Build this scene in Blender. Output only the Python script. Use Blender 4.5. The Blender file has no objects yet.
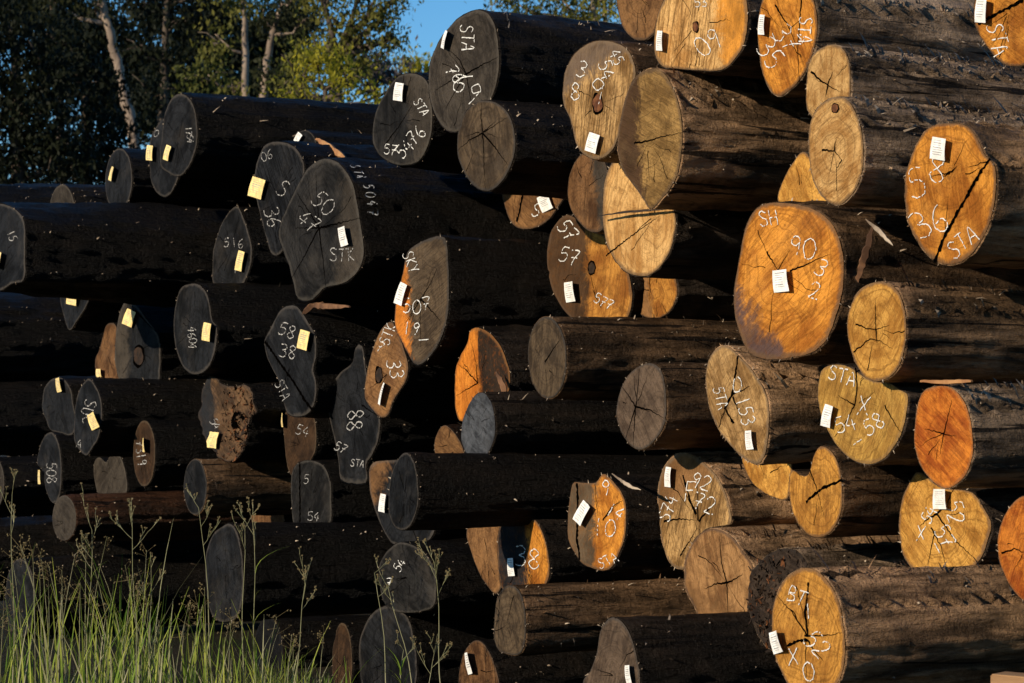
# A stack of sawn logs at the edge of a timber yard, late sun from the left
import bpy, bmesh, math, random
from mathutils import Vector, Matrix, noise
R = math.radians
scene = bpy.context.scene
COL = scene.collection

# ------------------------------------------------------------------ camera model of the place (85 mm lens, 1.7 m up)
F = 2418.0; TH = R(59); CAMZ = 1.7; DIST = 14.0
PIT = math.atan((420-341.5)/F)
AX = Vector((math.sin(TH), math.cos(TH), 0))       # the way the logs run into the pile
TX = Vector((math.cos(TH), -math.sin(TH), 0))      # along the face of the pile
UP = Vector((0, 0, 1))
P0 = Vector((0, DIST, 0)); CAM = Vector((0, 0, CAMZ))
SUNDIR = None
def ray(px, py):
    x = (px-512)/F; u = (341.5-py)/F
    return Vector((x, math.cos(PIT)-u*math.sin(PIT), math.sin(PIT)+u*math.cos(PIT)))
def on_plane(px, py, p, n):
    r = ray(px, py)
    return CAM + r*((p-CAM).dot(n)/r.dot(n))
def at(px, py, z):
    r = ray(px, py)
    return CAM + r*(z/r.y)

# ------------------------------------------------------------------ helpers
def prop(o, label=None, cat=None, group=None, kind=None):
    if label: o['label'] = label
    if cat: o['category'] = cat
    if group: o['group'] = group
    if kind: o['kind'] = kind
    return o
def empty(name, loc, rz=0.0):
    o = bpy.data.objects.new(name, None); COL.objects.link(o)
    o.location = loc; o.rotation_euler = (0, 0, rz); o.empty_display_size = .1
    return o
class MB:
    def __init__(s): s.v = []; s.f = []; s.m = []; s.sm = []
    def vert(s, p): s.v.append(tuple(p)); return len(s.v)-1
    def face(s, idx, m=0, smooth=False): s.f.append(tuple(idx)); s.m.append(m); s.sm.append(smooth)
    def quad(s, a, b, c, d, m=0): s.face([s.vert(a), s.vert(b), s.vert(c), s.vert(d)], m)
    def tube(s, pts, rad, n=6, m=0, cap=True):
        rings = []
        for i, p in enumerate(pts):
            p = Vector(p)
            d = (Vector(pts[min(i+1, len(pts)-1)])-Vector(pts[max(i-1, 0)])).normalized()
            a = d.orthogonal().normalized() if abs(d.z) > .95 else d.cross(UP).normalized()
            b = d.cross(a)
            r = rad[i] if isinstance(rad, (list, tuple)) else rad
            rings.append([s.vert(p+(a*math.cos(2*math.pi*k/n)+b*math.sin(2*math.pi*k/n))*r) for k in range(n)])
        for q in range(len(rings)-1):
            for k in range(n):
                s.face([rings[q][k], rings[q][(k+1) % n], rings[q+1][(k+1) % n], rings[q+1][k]], m, True)
        if cap:
            s.face(rings[0][::-1], m); s.face(rings[-1], m)
    def build(s, name, mats, parent=None):
        me = bpy.data.meshes.new(name); me.from_pydata(s.v, [], s.f)
        for x in (mats if isinstance(mats, (list, tuple)) else [mats]): me.materials.append(x)
        me.polygons.foreach_set('material_index', s.m)
        me.polygons.foreach_set('use_smooth', s.sm)
        me.update()
        o = bpy.data.objects.new(name, me); COL.objects.link(o)
        if parent: o.parent = parent
        return o

# ------------------------------------------------------------------ materials
class NT:
    def __init__(s, name, rough=.8, spec=.3):
        s.mat = bpy.data.materials.new(name); s.mat.use_nodes = True
        s.t = s.mat.node_tree; s.N = s.t.nodes; s.L = s.t.links
        s.b = s.N['Principled BSDF']; s.b.inputs['Roughness'].default_value = rough
        s.b.inputs['Specular IOR Level'].default_value = spec
    def n(s, typ, **kw):
        o = s.N.new(typ)
        for k, v in kw.items():
            if k.startswith('i_'):
                o.inputs[k[2:].replace('_', ' ')].default_value = v
            else: setattr(o, k, v)
        return o
    def link(s, a, b): s.L.new(a, b)
    def math(s, op, a, b=None, c=None):
        o = s.n('ShaderNodeMath', operation=op)
        for i, x in enumerate((a, b, c)):
            if x is None: continue
            if isinstance(x, (int, float)): o.inputs[i].default_value = x
            else: s.link(x, o.inputs[i])
        return o.outputs[0]
    def vmath(s, op, a, b=None):
        o = s.n('ShaderNodeVectorMath', operation=op)
        for i, x in enumerate((a, b)):
            if x is None: continue
            if isinstance(x, (tuple, list)): o.inputs[i].default_value = x
            elif isinstance(x, (int, float)): o.inputs['Scale'].default_value = x
            else: s.link(x, o.inputs[i])
        return o
    def mix(s, fac, a, b, mode='MIX'):
        o = s.n('ShaderNodeMix', data_type='RGBA', blend_type=mode)
        for sock, x in ((o.inputs[0], fac), (o.inputs[6], a), (o.inputs[7], b)):
            if isinstance(x, (int, float)): sock.default_value = x
            elif isinstance(x, (tuple, list)): sock.default_value = (*x[:3], 1)
            else: s.link(x, sock)
        return o.outputs[2]
    def step(s, x, lo, hi):
        o = s.n('ShaderNodeMapRange', interpolation_type='SMOOTHSTEP')
        s.link(x, o.inputs[0])
        for i, v in ((1, lo), (2, hi)):
            if isinstance(v, (int, float)): o.inputs[i].default_value = v
            else: s.link(v, o.inputs[i])
        return o.outputs[0]
    def noise(s, vec, scale, detail=4, rough=.55, dist=0.0):
        o = s.n('ShaderNodeTexNoise'); s.link(vec, o.inputs['Vector'])
        o.inputs['Scale'].default_value = scale; o.inputs['Detail'].default_value = detail
        o.inputs['Roughness'].default_value = rough; o.inputs['Distortion'].default_value = dist
        return o.outputs['Fac']
    def attr(s, name, typ='OBJECT'):
        return s.n('ShaderNodeAttribute', attribute_type=typ, attribute_name=name)
    def bump(s, h, strength, dist, prev=None):
        o = s.n('ShaderNodeBump'); o.inputs['Strength'].default_value = strength; o.inputs['Distance'].default_value = dist
        s.link(h, o.inputs['Height'])
        if prev is not None: s.link(prev, o.inputs['Normal'])
        return o.outputs[0]

def mat_face():
    m = NT('sawn_wood', .85, .08)
    colA = m.attr('colA').outputs['Vector']; colB = m.attr('colB').outputs['Vector']
    colS = m.attr('colS').outputs['Vector']; colR = m.attr('colR').outputs['Vector']
    seed = m.attr('seed').outputs['Vector']
    uv = m.attr('fuv', 'GEOMETRY').outputs['Vector']
    rim = m.attr('rim', 'GEOMETRY').outputs['Fac']
    us = m.vmath('ADD', uv, seed).outputs[0]
    n1 = m.noise(us, 1.6, 5, .6, .4)
    nf = m.noise(us, 45, 3, .7)
    # growth rings about the pith, wobbly
    wob = m.n('ShaderNodeTexNoise'); m.link(us, wob.inputs['Vector']); wob.inputs['Scale'].default_value = 1.8; wob.inputs['Detail'].default_value = 3
    wv = m.vmath('SCALE', m.vmath('SUBTRACT', wob.outputs['Color'], (.5, .5, .5)).outputs[0], .45).outputs[0]
    uw = m.vmath('ADD', uv, wv).outputs[0]
    r = m.vmath('LENGTH', uw).outputs['Value']
    cx = m.n('ShaderNodeCombineXYZ'); m.link(r, cx.inputs[0])
    rs = m.vmath('ADD', cx.outputs[0], seed).outputs[0]
    rings = m.noise(rs, 22, 4, .75)
    big = m.noise(rs, 3.2, 1, .5)
    # rays: streaks that run out from the pith
    nrm = m.vmath('NORMALIZE', uw).outputs[0]
    rr = m.n('ShaderNodeCombineXYZ'); m.link(m.math('MULTIPLY', r, .12), rr.inputs[2])
    rays = m.noise(m.vmath('ADD', m.vmath('ADD', nrm, rr.outputs[0]).outputs[0], seed).outputs[0], 7, 5, .75)
    # saw kerf: parallel ripples turned by a per log angle
    rot = m.n('ShaderNodeVectorRotate', rotation_type='Z_AXIS'); m.link(us, rot.inputs['Vector'])
    m.link(m.attr('saw').outputs['Fac'], rot.inputs['Angle'])
    st = m.vmath('MULTIPLY', rot.outputs[0], (1, .06, 1)).outputs[0]
    saw = m.noise(st, 30, 4, .75, .3)
    sawb = m.noise(m.vmath('MULTIPLY', rot.outputs[0], (1, .12, 1)).outputs[0], 7, 3, .6, .5)
    c = m.mix(m.step(m.math('ADD', n1, m.math('MULTIPLY', m.math('SUBTRACT', sawb, .5), .5)), .36, .68), colA, colB)
    c = m.mix(m.math('MULTIPLY', m.step(rays, .5, .68), .6), c, m.mix(.5, colB, (0, 0, 0)))
    c = m.mix(m.math('MULTIPLY', m.step(rings, .5, .62), .5), c, m.mix(.6, colB, (0, 0, 0)))
    c = m.mix(m.math('MULTIPLY', m.step(big, .5, .7), .35), c, colB)
    c = m.mix(m.math('MULTIPLY', m.step(saw, .49, .6), m.attr('sawf').outputs['Fac']), c, m.mix(.65, colB, (0, 0, 0)))
    c = m.mix(m.math('MULTIPLY', m.step(saw, .46, .3), .22), c, m.vmath('SCALE', colA, 1.3).outputs[0])
    # stains, and shade painted in on a few ends, across part of the face
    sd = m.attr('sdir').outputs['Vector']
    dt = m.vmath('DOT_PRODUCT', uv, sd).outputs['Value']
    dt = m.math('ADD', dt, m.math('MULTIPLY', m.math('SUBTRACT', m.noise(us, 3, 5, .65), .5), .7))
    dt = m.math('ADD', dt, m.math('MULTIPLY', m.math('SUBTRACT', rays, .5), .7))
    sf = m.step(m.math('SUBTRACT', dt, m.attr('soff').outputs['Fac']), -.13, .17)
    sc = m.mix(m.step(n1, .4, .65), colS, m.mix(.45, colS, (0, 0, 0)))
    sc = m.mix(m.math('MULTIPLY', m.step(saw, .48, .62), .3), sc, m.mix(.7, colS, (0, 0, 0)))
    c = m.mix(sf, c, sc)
    # outer sapwood / weathered edge; on the grey ends a painted lit rim
    rf = m.step(m.math('ADD', rim, m.math('MULTIPLY', m.math('SUBTRACT', m.noise(us, 5, 5, .7), .5), .14)), .925, .985)
    c = m.mix(m.math('MULTIPLY', rf, m.attr('rimf').outputs['Fac']), c, colR)
    # grime speckle
    c = m.mix(m.math('MULTIPLY', m.step(m.noise(us, 22, 6, .75), .6, .74), .5), c, m.mix(.8, colB, (.01, .01, .01)))
    g = m.math('MULTIPLY', m.step(m.noise(us, 1.1, 6, .65), .5, .75), m.attr('wear').outputs['Fac'])
    c = m.mix(g, c, m.vmath('ADD', m.vmath('SCALE', colA, .45).outputs[0], (.05, .041, .032)).outputs[0])
    mott = m.noise(us, 9, 6, .8, .5)
    c = m.mix(m.math('MULTIPLY', m.step(mott, .52, .64), .42), c, m.mix(.55, colB, (0, 0, 0)))
    c = m.mix(m.math('MULTIPLY', m.step(nf, .56, .68), .4), c, m.mix(.6, colB, (0, 0, 0)))
    m.link(c, m.b.inputs['Base Color'])
    h = m.math('ADD', m.math('MULTIPLY', saw, 1.0), m.math('ADD', m.math('MULTIPLY', nf, .35), m.math('MULTIPLY', rays, .5)))
    m.link(m.bump(h, 1.0, .011), m.b.inputs['Normal'])
    return m.mat

def mat_bark():
    m = NT('bark', .5, .09)
    A = m.attr('colA').outputs['Vector']; seed = m.attr('seed').outputs['Vector']
    tc = m.n('ShaderNodeTexCoord').outputs['Object']
    p = m.vmath('ADD', tc, seed).outputs[0]
    st = m.vmath('MULTIPLY', p, (1, .13, 1)).outputs[0]
    n1 = m.noise(st, 9, 6, .65, .4); n2 = m.noise(p, 2.2, 4, .6); n3 = m.noise(st, 38, 4, .7); n4 = m.noise(p, 30, 5, .75)
    dark = m.mix(.82, A, (.003, .0025, .002)); pale = m.vmath('ADD', m.vmath('SCALE', A, 1.55).outputs[0], (.006, .004, .002)).outputs[0]
    c = m.mix(m.step(n1, .38, .62), dark, A)
    c = m.mix(m.math('MULTIPLY', m.step(n2, .5, .68), .55), c, pale)
    c = m.mix(m.math('MULTIPLY', m.step(n2, .46, .34), .7), c, dark)
    c = m.mix(m.math('MULTIPLY', m.step(n3, .54, .66), .75), c, dark)
    n5 = m.noise(m.vmath('MULTIPLY', p, (1, .05, 1)).outputs[0], 16, 3, .6, .6)
    c = m.mix(m.math('MULTIPLY', m.step(n5, .6, .64), .9), c, (.003, .002, .002))
    c = m.mix(m.math('MULTIPLY', m.step(n4, .64, .74), .5), c, pale)
    m.link(c, m.b.inputs['Base Color'])
    h = m.math('ADD', m.math('MULTIPLY', n1, 1.2), m.math('ADD', m.math('MULTIPLY', n3, .9), m.math('MULTIPLY', n4, .8)))
    m.link(m.bump(h, 1.0, .045), m.b.inputs['Normal'])
    return m.mat

def mat_simple(name, col, col2=None, scale=20, rough=.8, spec=.2, bump=.3, stretch=(1, 1, 1), trans=0.0):
    m = NT(name, rough, spec)
    tc = m.n('ShaderNodeTexCoord').outputs['Object']
    p = m.vmath('MULTIPLY', tc, stretch).outputs[0]
    n1 = m.noise(p, scale, 5, .6)
    c = m.mix(m.step(n1, .36, .64), col, col2 or tuple(x*.6 for x in col))
    m.link(c, m.b.inputs['Base Color'])
    if bump: m.link(m.bump(n1, bump, .01), m.b.inputs['Normal'])
    if trans:
        tr = m.n('ShaderNodeBsdfTranslucent'); m.link(c, tr.inputs['Color'])
        mx = m.n('ShaderNodeMixShader'); mx.inputs[0].default_value = trans
        m.link(m.b.outputs[0], mx.inputs[1]); m.link(tr.outputs[0], mx.inputs[2])
        m.link(mx.outputs[0], m.N['Material Output'].inputs['Surface'])
    return m.mat
def mat_leaf(name, ca, cb, trans=.35, scale=.35):
    m = NT(name, .6, .1)
    tc = m.n('ShaderNodeTexCoord').outputs['Object']
    n1 = m.noise(tc, scale, 3, .6); n2 = m.noise(tc, 5, 2, .5)
    c = m.mix(m.step(m.math('ADD', m.math('MULTIPLY', n1, .6), m.math('MULTIPLY', n2, .4)), .38, .62), ca, cb)
    m.link(c, m.b.inputs['Base Color'])
    tr = m.n('ShaderNodeBsdfTranslucent'); m.link(c, tr.inputs['Color'])
    mx = m.n('ShaderNodeMixShader'); mx.inputs[0].default_value = trans
    m.link(m.b.outputs[0], mx.inputs[1]); m.link(tr.outputs[0], mx.inputs[2])
    m.link(mx.outputs[0], m.N['Material Output'].inputs['Surface'])
    return m.mat

FACE = mat_face(); BARK = mat_bark()
CRACK = mat_simple('split_dark', (.0012, .0009, .0007), bump=0, spec=0)
ROT = mat_simple('rotten_heart', (.012, .008, .005), (.035, .018, .009), 18, bump=.8)
KNOT = mat_simple('knot_wood', (.16, .06, .02), (.06, .02, .008), 24, bump=.4)
FLAKE = mat_simple('torn_fibre', (.42, .33, .24), (.14, .10, .07), 6)
CHALKOLD = mat_simple('old_chalk', (.46, .44, .41), (.22, .21, .20), 70, .95, .05)
CHALK = mat_simple('chalk', (.72, .70, .66), (.5, .48, .44), 60, .95, .05)
PAPER = mat_simple('tag_paper', (.84, .82, .78), (.66, .63, .58), 22, .8, .2, .05)
SUNPAPER = mat_simple('sunwarm_tag_paper', (.88, .69, .28), (.66, .48, .20), 22, .8, .2, .05)  # left-hand tags: warm sunlight painted into the paper
INK = mat_simple('tag_print', (.20, .20, .21), (.34, .34, .34), 30, bump=0)
PALEWOOD = mat_simple('split_wood', (.42, .22, .09), (.26, .12, .05), 8, stretch=(1, 1, .2))
STRIP = mat_simple('stripped_bark', (.20, .10, .05), (.07, .035, .02), 9)
STICK = mat_simple('dark_stick', (.045, .03, .022), (.02, .014, .01), 14)

# --- every log in the pile: outline of the sawn end as traced points, look, chalk, tag, splits
LOGS = []
def G(id, poly, wood, label, tag=None, text=(), cracks=(), pith=None, stain_shade=None, bark='dark', nc=4, hole=None, ln=5.0):
    P = [tuple(float(v) for v in q.split(',')) for q in poly.split()]
    C = [(w, [tuple(float(v) for v in q.split(',')) for q in s.split()]) for w, s in cracks]
    LOGS.append(dict(id=id, poly=P, wood=wood, label=label, tag=tag, text=text, cracks=C, pith=pith, stain_shade=stain_shade, bark=bark, nc=nc, hole=hole, ln=ln))
def E(cx, cy, w, h, lean=0.0):
    import math
    return ' '.join('%.1f,%.1f' % (cx+w*math.cos(a)+lean*math.sin(a), cy-h*math.sin(a)) for a in [k*math.pi/6+.2 for k in range(12)])

# ---- far left, grey weathered ends
G('O0', E(-34,217,13,33), 'char', 'dark log at the left edge, only its top showing above the long log', nc=2)
G('O1', E(-48,338,17,46), 'char', 'black log crossing the left edge under the long log with the half shown cream tag', nc=2)
G('O2', E(-40,418,15,36), 'char', 'black log entering from the left edge beside the blocky end with a tag on top', nc=2)
G('O3', E(-34,560,15,40), 'char', 'black log low at the left edge behind the tall grass', nc=2)
G('O4', E(20,598,15,40), 'char', 'black log behind the tallest grass below the small domed brown end', nc=2)
G('O5', E(-44,500,13,27), 'black', 'black filler log at the left edge above the grass, under the brown sliver', nc=1)  # filler log added to hide a strip of sky-lit ground
G('O6', E(268,655,15,38), 'black', 'black low filler log end behind the short grass, under the large dark end', nc=1)  # filler log added over sky-lit ground, blackened to read as shade
G('L1', '-14,225 -6,206 5,204 20,213 25,228 25,255 24,280 12,284 0,291 -10,285 -17,255', 'char', 'long dark log with a squarish grey end and cream tag cut by the left edge',
  tag=(1,260,7,16,10), text=[('15',12,236,8,70)], nc=3)
G('L2', E(62,213,13,29), 'greybrown', 'small grey domed log end peeping over the long dark log near the left edge', nc=2)
G('L3', E(118.5,180,13.5,32,1), 'char', 'narrow upright grey log end with a thin cream tag, right of the small dome', tag=(114,174,5,14,15), nc=3)
G('L4', '150,140 155,128 165,118 178,130 180,170 170,194 160,196 152,185 149,165', 'char', 'grey log end with a broad cream tag, half behind the big top log at left',
  tag=(152,153,7,15,5), text=[('0',157,133,7,20)], nc=3)
G('L5', '160,165 161,140 165,112 172,97 181,93 190,99 196,115 197,140 192,160 185,172 177,177 168,173', 'char', 'big top log at left, tall grey oval end, long black body against the trees',
  tag=(169.5,153,6,15,15), text=[('1754',190,135,6,85)], nc=5)
G('L6', '58,272 60,300 64,318 69,331 76,322 85,308 92,292 94,278 85,262 68,260', 'char', 'grey wedge shaped log end with a square cream tag hanging below the long dark log', tag=(74,298,9,14,10), nc=3)
G('L7a', '95,360 99,350 103,335 107,324 115,324 118,340 120,378 110,390 97,378', 'brown', 'thin brown log end, tag at its foot, left of the end with a black hollow',
  tag=(101,373,6,8,0), nc=1)
G('L7b', '115,340 118,318 123,303 130,301 138,307 147,320 157,333 160,345 160,370 157,385 140,392 122,385 115,365', 'char', 'grey log end with a black rotten hollow and a tilted cream tag near its top',
  tag=(131,318,9,16,20), stain_shade=((-1,0),.35,'greybrown'), hole=(139,356,6,12), nc=3, cracks=[(2,'135,310 150,326 158,334')])
G('L8', '176,300 181,287 191,283 200,285 208,297 212,320 217,327 215,350 208,368 196,375 184,369 176,350 173,325', 'char', 'tall oval grey log end, cream tag on its right edge, chalk squiggle down its middle',
  tag=(209.5,332,9,18,8), text=[('4604',193,338,8,85)], nc=4)
G('L9', '213,250 217,235 222,222 230,210 237,206 242,214 249,235 252,250 249,270 240,288 225,287 213,285 212,268', 'char', 'pointed grey log end with a narrow cream tag at its right, above the squiggled oval',
  tag=(242,261,7,20,12), text=[('5',227,243,9,0),('16',238,243,9,0),('1',236,270,8,0)], nc=3)
G('L10', '42,400 44,388 50,380 58,377 65,380 71,390 73,403 76,420 72,435 60,433 50,430 46,420 42,410', 'char', 'blocky grey log end, cream tag at its very top, left of the one chalked SUC',
  tag=(61,385,6,14,-8), nc=3)
G('L11', '74,420 76,400 80,388 88,378 95,385 100,397 102,412 99,435 92,448 86,456 79,450 74,440', 'char', 'pointed grey log end chalked SUC down its face with a tilted cream tag',
  tag=(96,421,9,16,-18), text=[('SUC',89,412,12,97),('A',80,443,8,20)], nc=2)
G('L12', '37,463 40,445 45,435 52,432 58,442 61,460 61,485 58,500 52,503 46,490 42,470', 'char', 'narrow grey log end chalked 508 above the grass at far left', tag=(41.5,477,4,14,0), text=[('508',52,473,10,85)], nc=2)
G('L13', '94,480 94,462 99,457 106,462 113,453 120,456 125,470 127,490 120,503 102,503', 'greybrown', 'low twin humped grey log end without a tag, left of the brown narrow oval', nc=3)
G('L14', E(144,453.5,11,33.5), 'darkbrown', 'narrow brown oval log end covered in chalk with a cream tag, standing alone in black', tag=(147,445,5,14,0), text=[('7319',142,453,9,83)], nc=3)
G('L15', '199,415 202,395 207,377 214,376 222,384 236,386 245,384 252,392 256,410 250,420 247,437 240,455 230,462 219,458 210,447 202,430', 'rotten', 'rotten log end with crumbling brown heart and a cream tag at lower left',
  tag=(215,440,9,16,5), stain_shade=((-1,.2),.35,'char'), text=[('54',216,424,8,60)], nc=2, hole=(240,425,8,16))
G('L16', E(195,487,11.5,28.5), 'char', 'plain grey ribbed oval log end without tag, its brown body notched along the top', nc=2, bark='brown')
G('L17', E(64,518,12,23), 'greybrown', 'small domed brown log end just above the tall grass with a reddish body', nc=1, bark='red')
G('L18', E(-6,483,10,26), 'greybrown', 'sliver of a brown log end cut by the left edge above the grass', nc=1)
G('L19', '205,575 206,552 212,535 222,526 229,523 236,530 241,548 243,580 240,610 230,622 215,620 208,605', 'char', 'large dark grey log end standing behind the grass with a long black body', nc=3)
G('L20', '250,505 252,490 262,483 276,484 283,495 284,512 282,530 270,538 256,532 251,520', 'brown', 'short brown log end showing as a bar between two black bodies above the grass', nc=1)
G('L21', '254,190 255,168 260,152 266,143 280,141 294,146 303,160 304,180 300,215 290,240 279,255 271,254 265,235 259,212', 'char', 'grey log end chalked S, cream tag on its left, half behind the star cracked one',
  tag=(259,188,12,20,15), text=[('06',267,155,9,-20),('S',283,190,16,25),('36',274,217,15,75)], nc=5)
G('L22', '278,232 285,210 297,185 308,167 322,158 335,160 347,172 355,190 360,220 364,250 360,268 350,280 337,286 325,288 316,297 308,302 297,299 293,285 288,265 282,250', 'char2', 'biggest grey log end, star cracked and chalked 50 47 STK with a white tag',
  tag=(346,236.5,11,19,-10), text=[('50',325,202,17,40),('47',309,222,16,40),('STK',343,255,13,0)], pith=(319,228), nc=3,
  cracks=[(2,'319,228 308,210 297,193'),(2,'319,228 340,223 360,218'),(2,'319,228 305,255 292,278'),(2.2,'319,228 323,260 326,287'),(1.6,'319,228 317,195 316,172'),(1.5,'319,228 295,228')], stain_shade=((1,.1),.55,'greybrown'))
G('L23', E(304.5,148,12,18), 'char', 'tiny grey dome with a cream tag corner beside a split splinter, under the top log', tag=(300,138,7,10,30), nc=1)
G('L24', '372,140 373,120 378,105 385,92 395,78 405,73 418,74 427,82 431,100 432,125 428,145 420,160 410,165 395,165 382,158 375,150', 'char2', 'tall grey log end chalked 5476, white tag high up, left of the biggest top log',
  tag=(401,92,11,18,8), text=[('5476',411,142,13,-48),('57',391,150,10,10),('STA',422,107,9,60)], nc=4, stain_shade=((1,-.1),.25,'greybrown'), cracks=[(1.4,'385,145 400,125 412,105')])
G('L25', '428,80 430,60 440,38 455,20 470,11 480,9 490,15 496,30 499,55 497,80 488,105 475,122 460,131 448,132 438,122 430,102', 'greybrown', 'biggest dark log at the top under open sky, STA chalked downward on its end',
  tag=(448,40,8,18,15), text=[('STA',468,38,13,92),('76',456,74,13,60),('69',468,88,22,35)], pith=(466,74), nc=4,
  cracks=[(1.6,'466,74 452,80 436,90'),(1.6,'466,74 455,92 446,108'),(1.6,'466,74 482,65 498,57'),(1.4,'466,74 460,60 448,48'),(1.4,'466,74 470,95 474,115')])
G('L26', '457,135 462,118 470,106 483,100 497,103 508,113 514,130 515,150 508,172 497,187 485,192 473,186 463,172 457,155', 'greybrown2', 'plain grey brown log end with pale star heart, no tag, under the biggest top log',
  pith=(483,133), nc=4, cracks=[(1.4,'483,133 470,140 458,150'),(1.6,'483,133 481,118 482,103'),(1.8,'483,133 495,147 508,165'),(1.4,'483,133 484,160 486,190'),(1.3,'483,133 495,122')])
G('L27', '264,340 270,328 278,312 285,306 295,305 302,312 308,322 315,335 316,355 313,370 316,385 314,405 305,416 290,416 284,405 280,385 270,365 265,352', 'char', 'tall grey log end chalked 58 38 split by one long diagonal crack',
  tag=(306,340,10,19,12), text=[('58',288,330,13,20),('38',288,352,13,15),('STA',283,390,10,60)], cracks=[(3,'265,341 283,367 295,384 306,402 314,412')], nc=1)
G('L29', '394,318 396,295 402,275 406,255 410,248 425,239 440,235 446,240 448,260 449,290 447,320 438,345 425,362 415,365 406,352 400,340 395,330', 'greybrown2', 'grey log end flushed orange along its left edge, white tag, chalked 507 19',
  tag=(403,294,10,22,18), stain_shade=((-1,.12),.42,'redorange'), text=[('SKY',412,262,11,68),('507',417,306,14,-5),('19',412,328,12,15),('1',424,340,10,85)], pith=(421,299), nc=2,
  cracks=[(2,'421,299 431,310 440,320'),(1.4,'421,299 412,312 404,326'),(1.4,'421,299 420,325 421,347'),(1.4,'421,299 430,285 437,268')])
G('L30', '364,395 366,375 372,350 380,330 390,321 397,330 404,350 408,365 406,380 398,393 392,403 387,416 380,418 372,410 366,402', 'brown2', 'slanting tan brown log end chalked 33 with a curled white tag at its foot',
  tag=(385,394,7,22,14), text=[('STK',389,334,11,-70),('7',381,347,10,30),('33',396,369,14,85)], nc=2, hole=(379,375,4,9))
G('L31', '326,395 330,385 340,372 352,362 355,347 362,345 366,370 372,400 380,418 378,440 372,455 366,465 366,483 350,484 340,480 338,462 334,440 328,415', 'char', 'broad ragged grey log end chalked 88, reaching down behind the slanting tan one',
  text=[('88',355,420,16,88),('57',341,448,9,30),('STA',358,463,7,10)], nc=4, cracks=[(1.5,'362,405 375,414 380,419')])
G('L32', '283,420 284,440 286,460 290,475 300,478 311,460 316,445 315,420 308,405 290,405', 'darkbrown', 'brown log end squeezed under the diagonally cracked grey one, thin tag at its left edge',
  tag=(285,420,4,14,0), text=[('54',303,431,10,20)], nc=2)
G('L33', '291,500 291,475 297,463 310,460 323,465 330,480 331,500 330,523 315,535 295,530', 'char2', 'dome shaped grey log end split by a straight upright crack above the black grass backdrop',
  cracks=[(2.4,'300,462 300,490 300,528')], text=[('5',307,480,9,0),('54',314,517,9,10)], nc=2)
G('L34', '369,490 370,465 385,460 410,462 430,480 436,510 433,535 420,545 395,545 385,535 376,515', 'char', 'grey log end with a cream tag mostly hidden behind a ribbed grey oval',
  tag=(385,503,9,18,8), nc=2, stain_shade=((-1,-.6),.8,'brown'))
G('L35', '388,500 391,475 398,458 406,452 413,460 417,478 418,500 413,520 405,530 395,528 389,515', 'char', 'ribbed grey oval log end in front of a tagged one, with a long black body', nc=6)
G('L36', '434,450 436,435 444,425 455,434 462,447 464,460 455,475 440,470', 'brown2', 'small tan wedge of a log end left of the bluish grey oval', nc=1)
G('L37', '461,430 464,415 471,400 480,392 488,397 493,410 495,430 492,445 485,457 476,462 467,455 461,442', 'grey', 'bluish grey small oval log end just below the bright orange one', pith=(478,424), nc=5)
G('L38', '454,395 455,370 460,355 467,342 470,330 478,327 490,333 500,345 506,360 510,375 507,395 495,405 470,415 460,422 455,410', 'vivid', 'bright orange log end with a dark right half and torn fibres, no tag',
  stain_shade=((1,-.25),.02,'black2'), pith=(478,383), nc=3, cracks=[(1.4,'478,383 468,372 458,364'),(1.4,'478,383 476,362 471,342'),(1.3,'478,383 466,390 456,396')])
G('L39', E(547,357.5,19.5,41.5,-1), 'greybrown2', 'plain grey brown oval log end right of the bright orange one, no tag', nc=2, bark='brown', cracks=[(1.5,'545,362 553,350 560,340')])
G('L40', '616,410 620,390 628,375 640,365 652,363 661,370 665,385 666,405 664,425 655,440 645,449 635,449 625,440 618,425', 'greybrown3', 'plain pinkish grey star cracked oval log end, left of the forked split pale one',
  pith=(636,407), nc=3, bark='brown', cracks=[(1.5,'636,407 628,395 621,386'),(1.5,'636,407 630,425 625,440'),(1.8,'636,407 650,410 664,418'),(1.4,'636,407 638,388 640,368'),(1.4,'636,407 634,430 633,448')])
G('L41', '567,520 570,490 573,482 580,482 595,482 603,473 612,480 622,493 626,510 625,535 618,555 607,571 585,566 575,555 568,540', 'orange', 'orange log end with a dark band and a black split beside its white diamond tag',
  tag=(585,513,13,22,30), stain_shade=((-1,.05),.12,'greybrown2'), text=[('9',606,487,15,10),('14',616,512,13,35),('10',605,527,17,15),('STA',608,560,10,-25)], cracks=[(3,'577,483 578,510 577,540 580,560'),(1.6,'603,520 612,507 623,500')], nc=2)  # the dark band is shade painted across the end
G('L42a', '466,531 470,550 480,575 490,590 497,594 503,580 506,550 505,531 495,515 475,515', 'brown2', 'brown wedge of a log end left of the shaded one chalked 38', nc=3)
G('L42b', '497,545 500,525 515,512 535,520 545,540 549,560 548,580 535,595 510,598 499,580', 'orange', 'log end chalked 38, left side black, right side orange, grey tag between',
  tag=(513,567,8,18,-3), text=[('38',528,557,20,8)], stain_shade=((-1,0),-.12,'char'), nc=2)  # black left side is a neighbour's shadow painted in
G('L43', '494,620 496,600 503,588 512,585 520,592 525,610 525,641 518,655 500,652 494,640', 'greybrown2', 'plain grey brown domed log end low down with a long brown body running right', nc=3, bark='brown')
G('L44', '458,680 461,660 468,645 478,640 488,650 496,670 499,690 490,712 470,712 460,700', 'brown', 'brown log end at the bottom edge with a bent white tag', tag=(472,663,9,22,-10), nc=3)
G('L45', '582,683 590,670 597,650 600,630 607,619 615,617 625,625 632,640 637,660 640,683 635,710 610,720 588,705', 'greybrown3', 'pointed pale grey log end at the bottom edge with a grey tag',
  tag=(631,674,8,18,-5), nc=2, stain_shade=((.4,1),.35,'char'))
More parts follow.
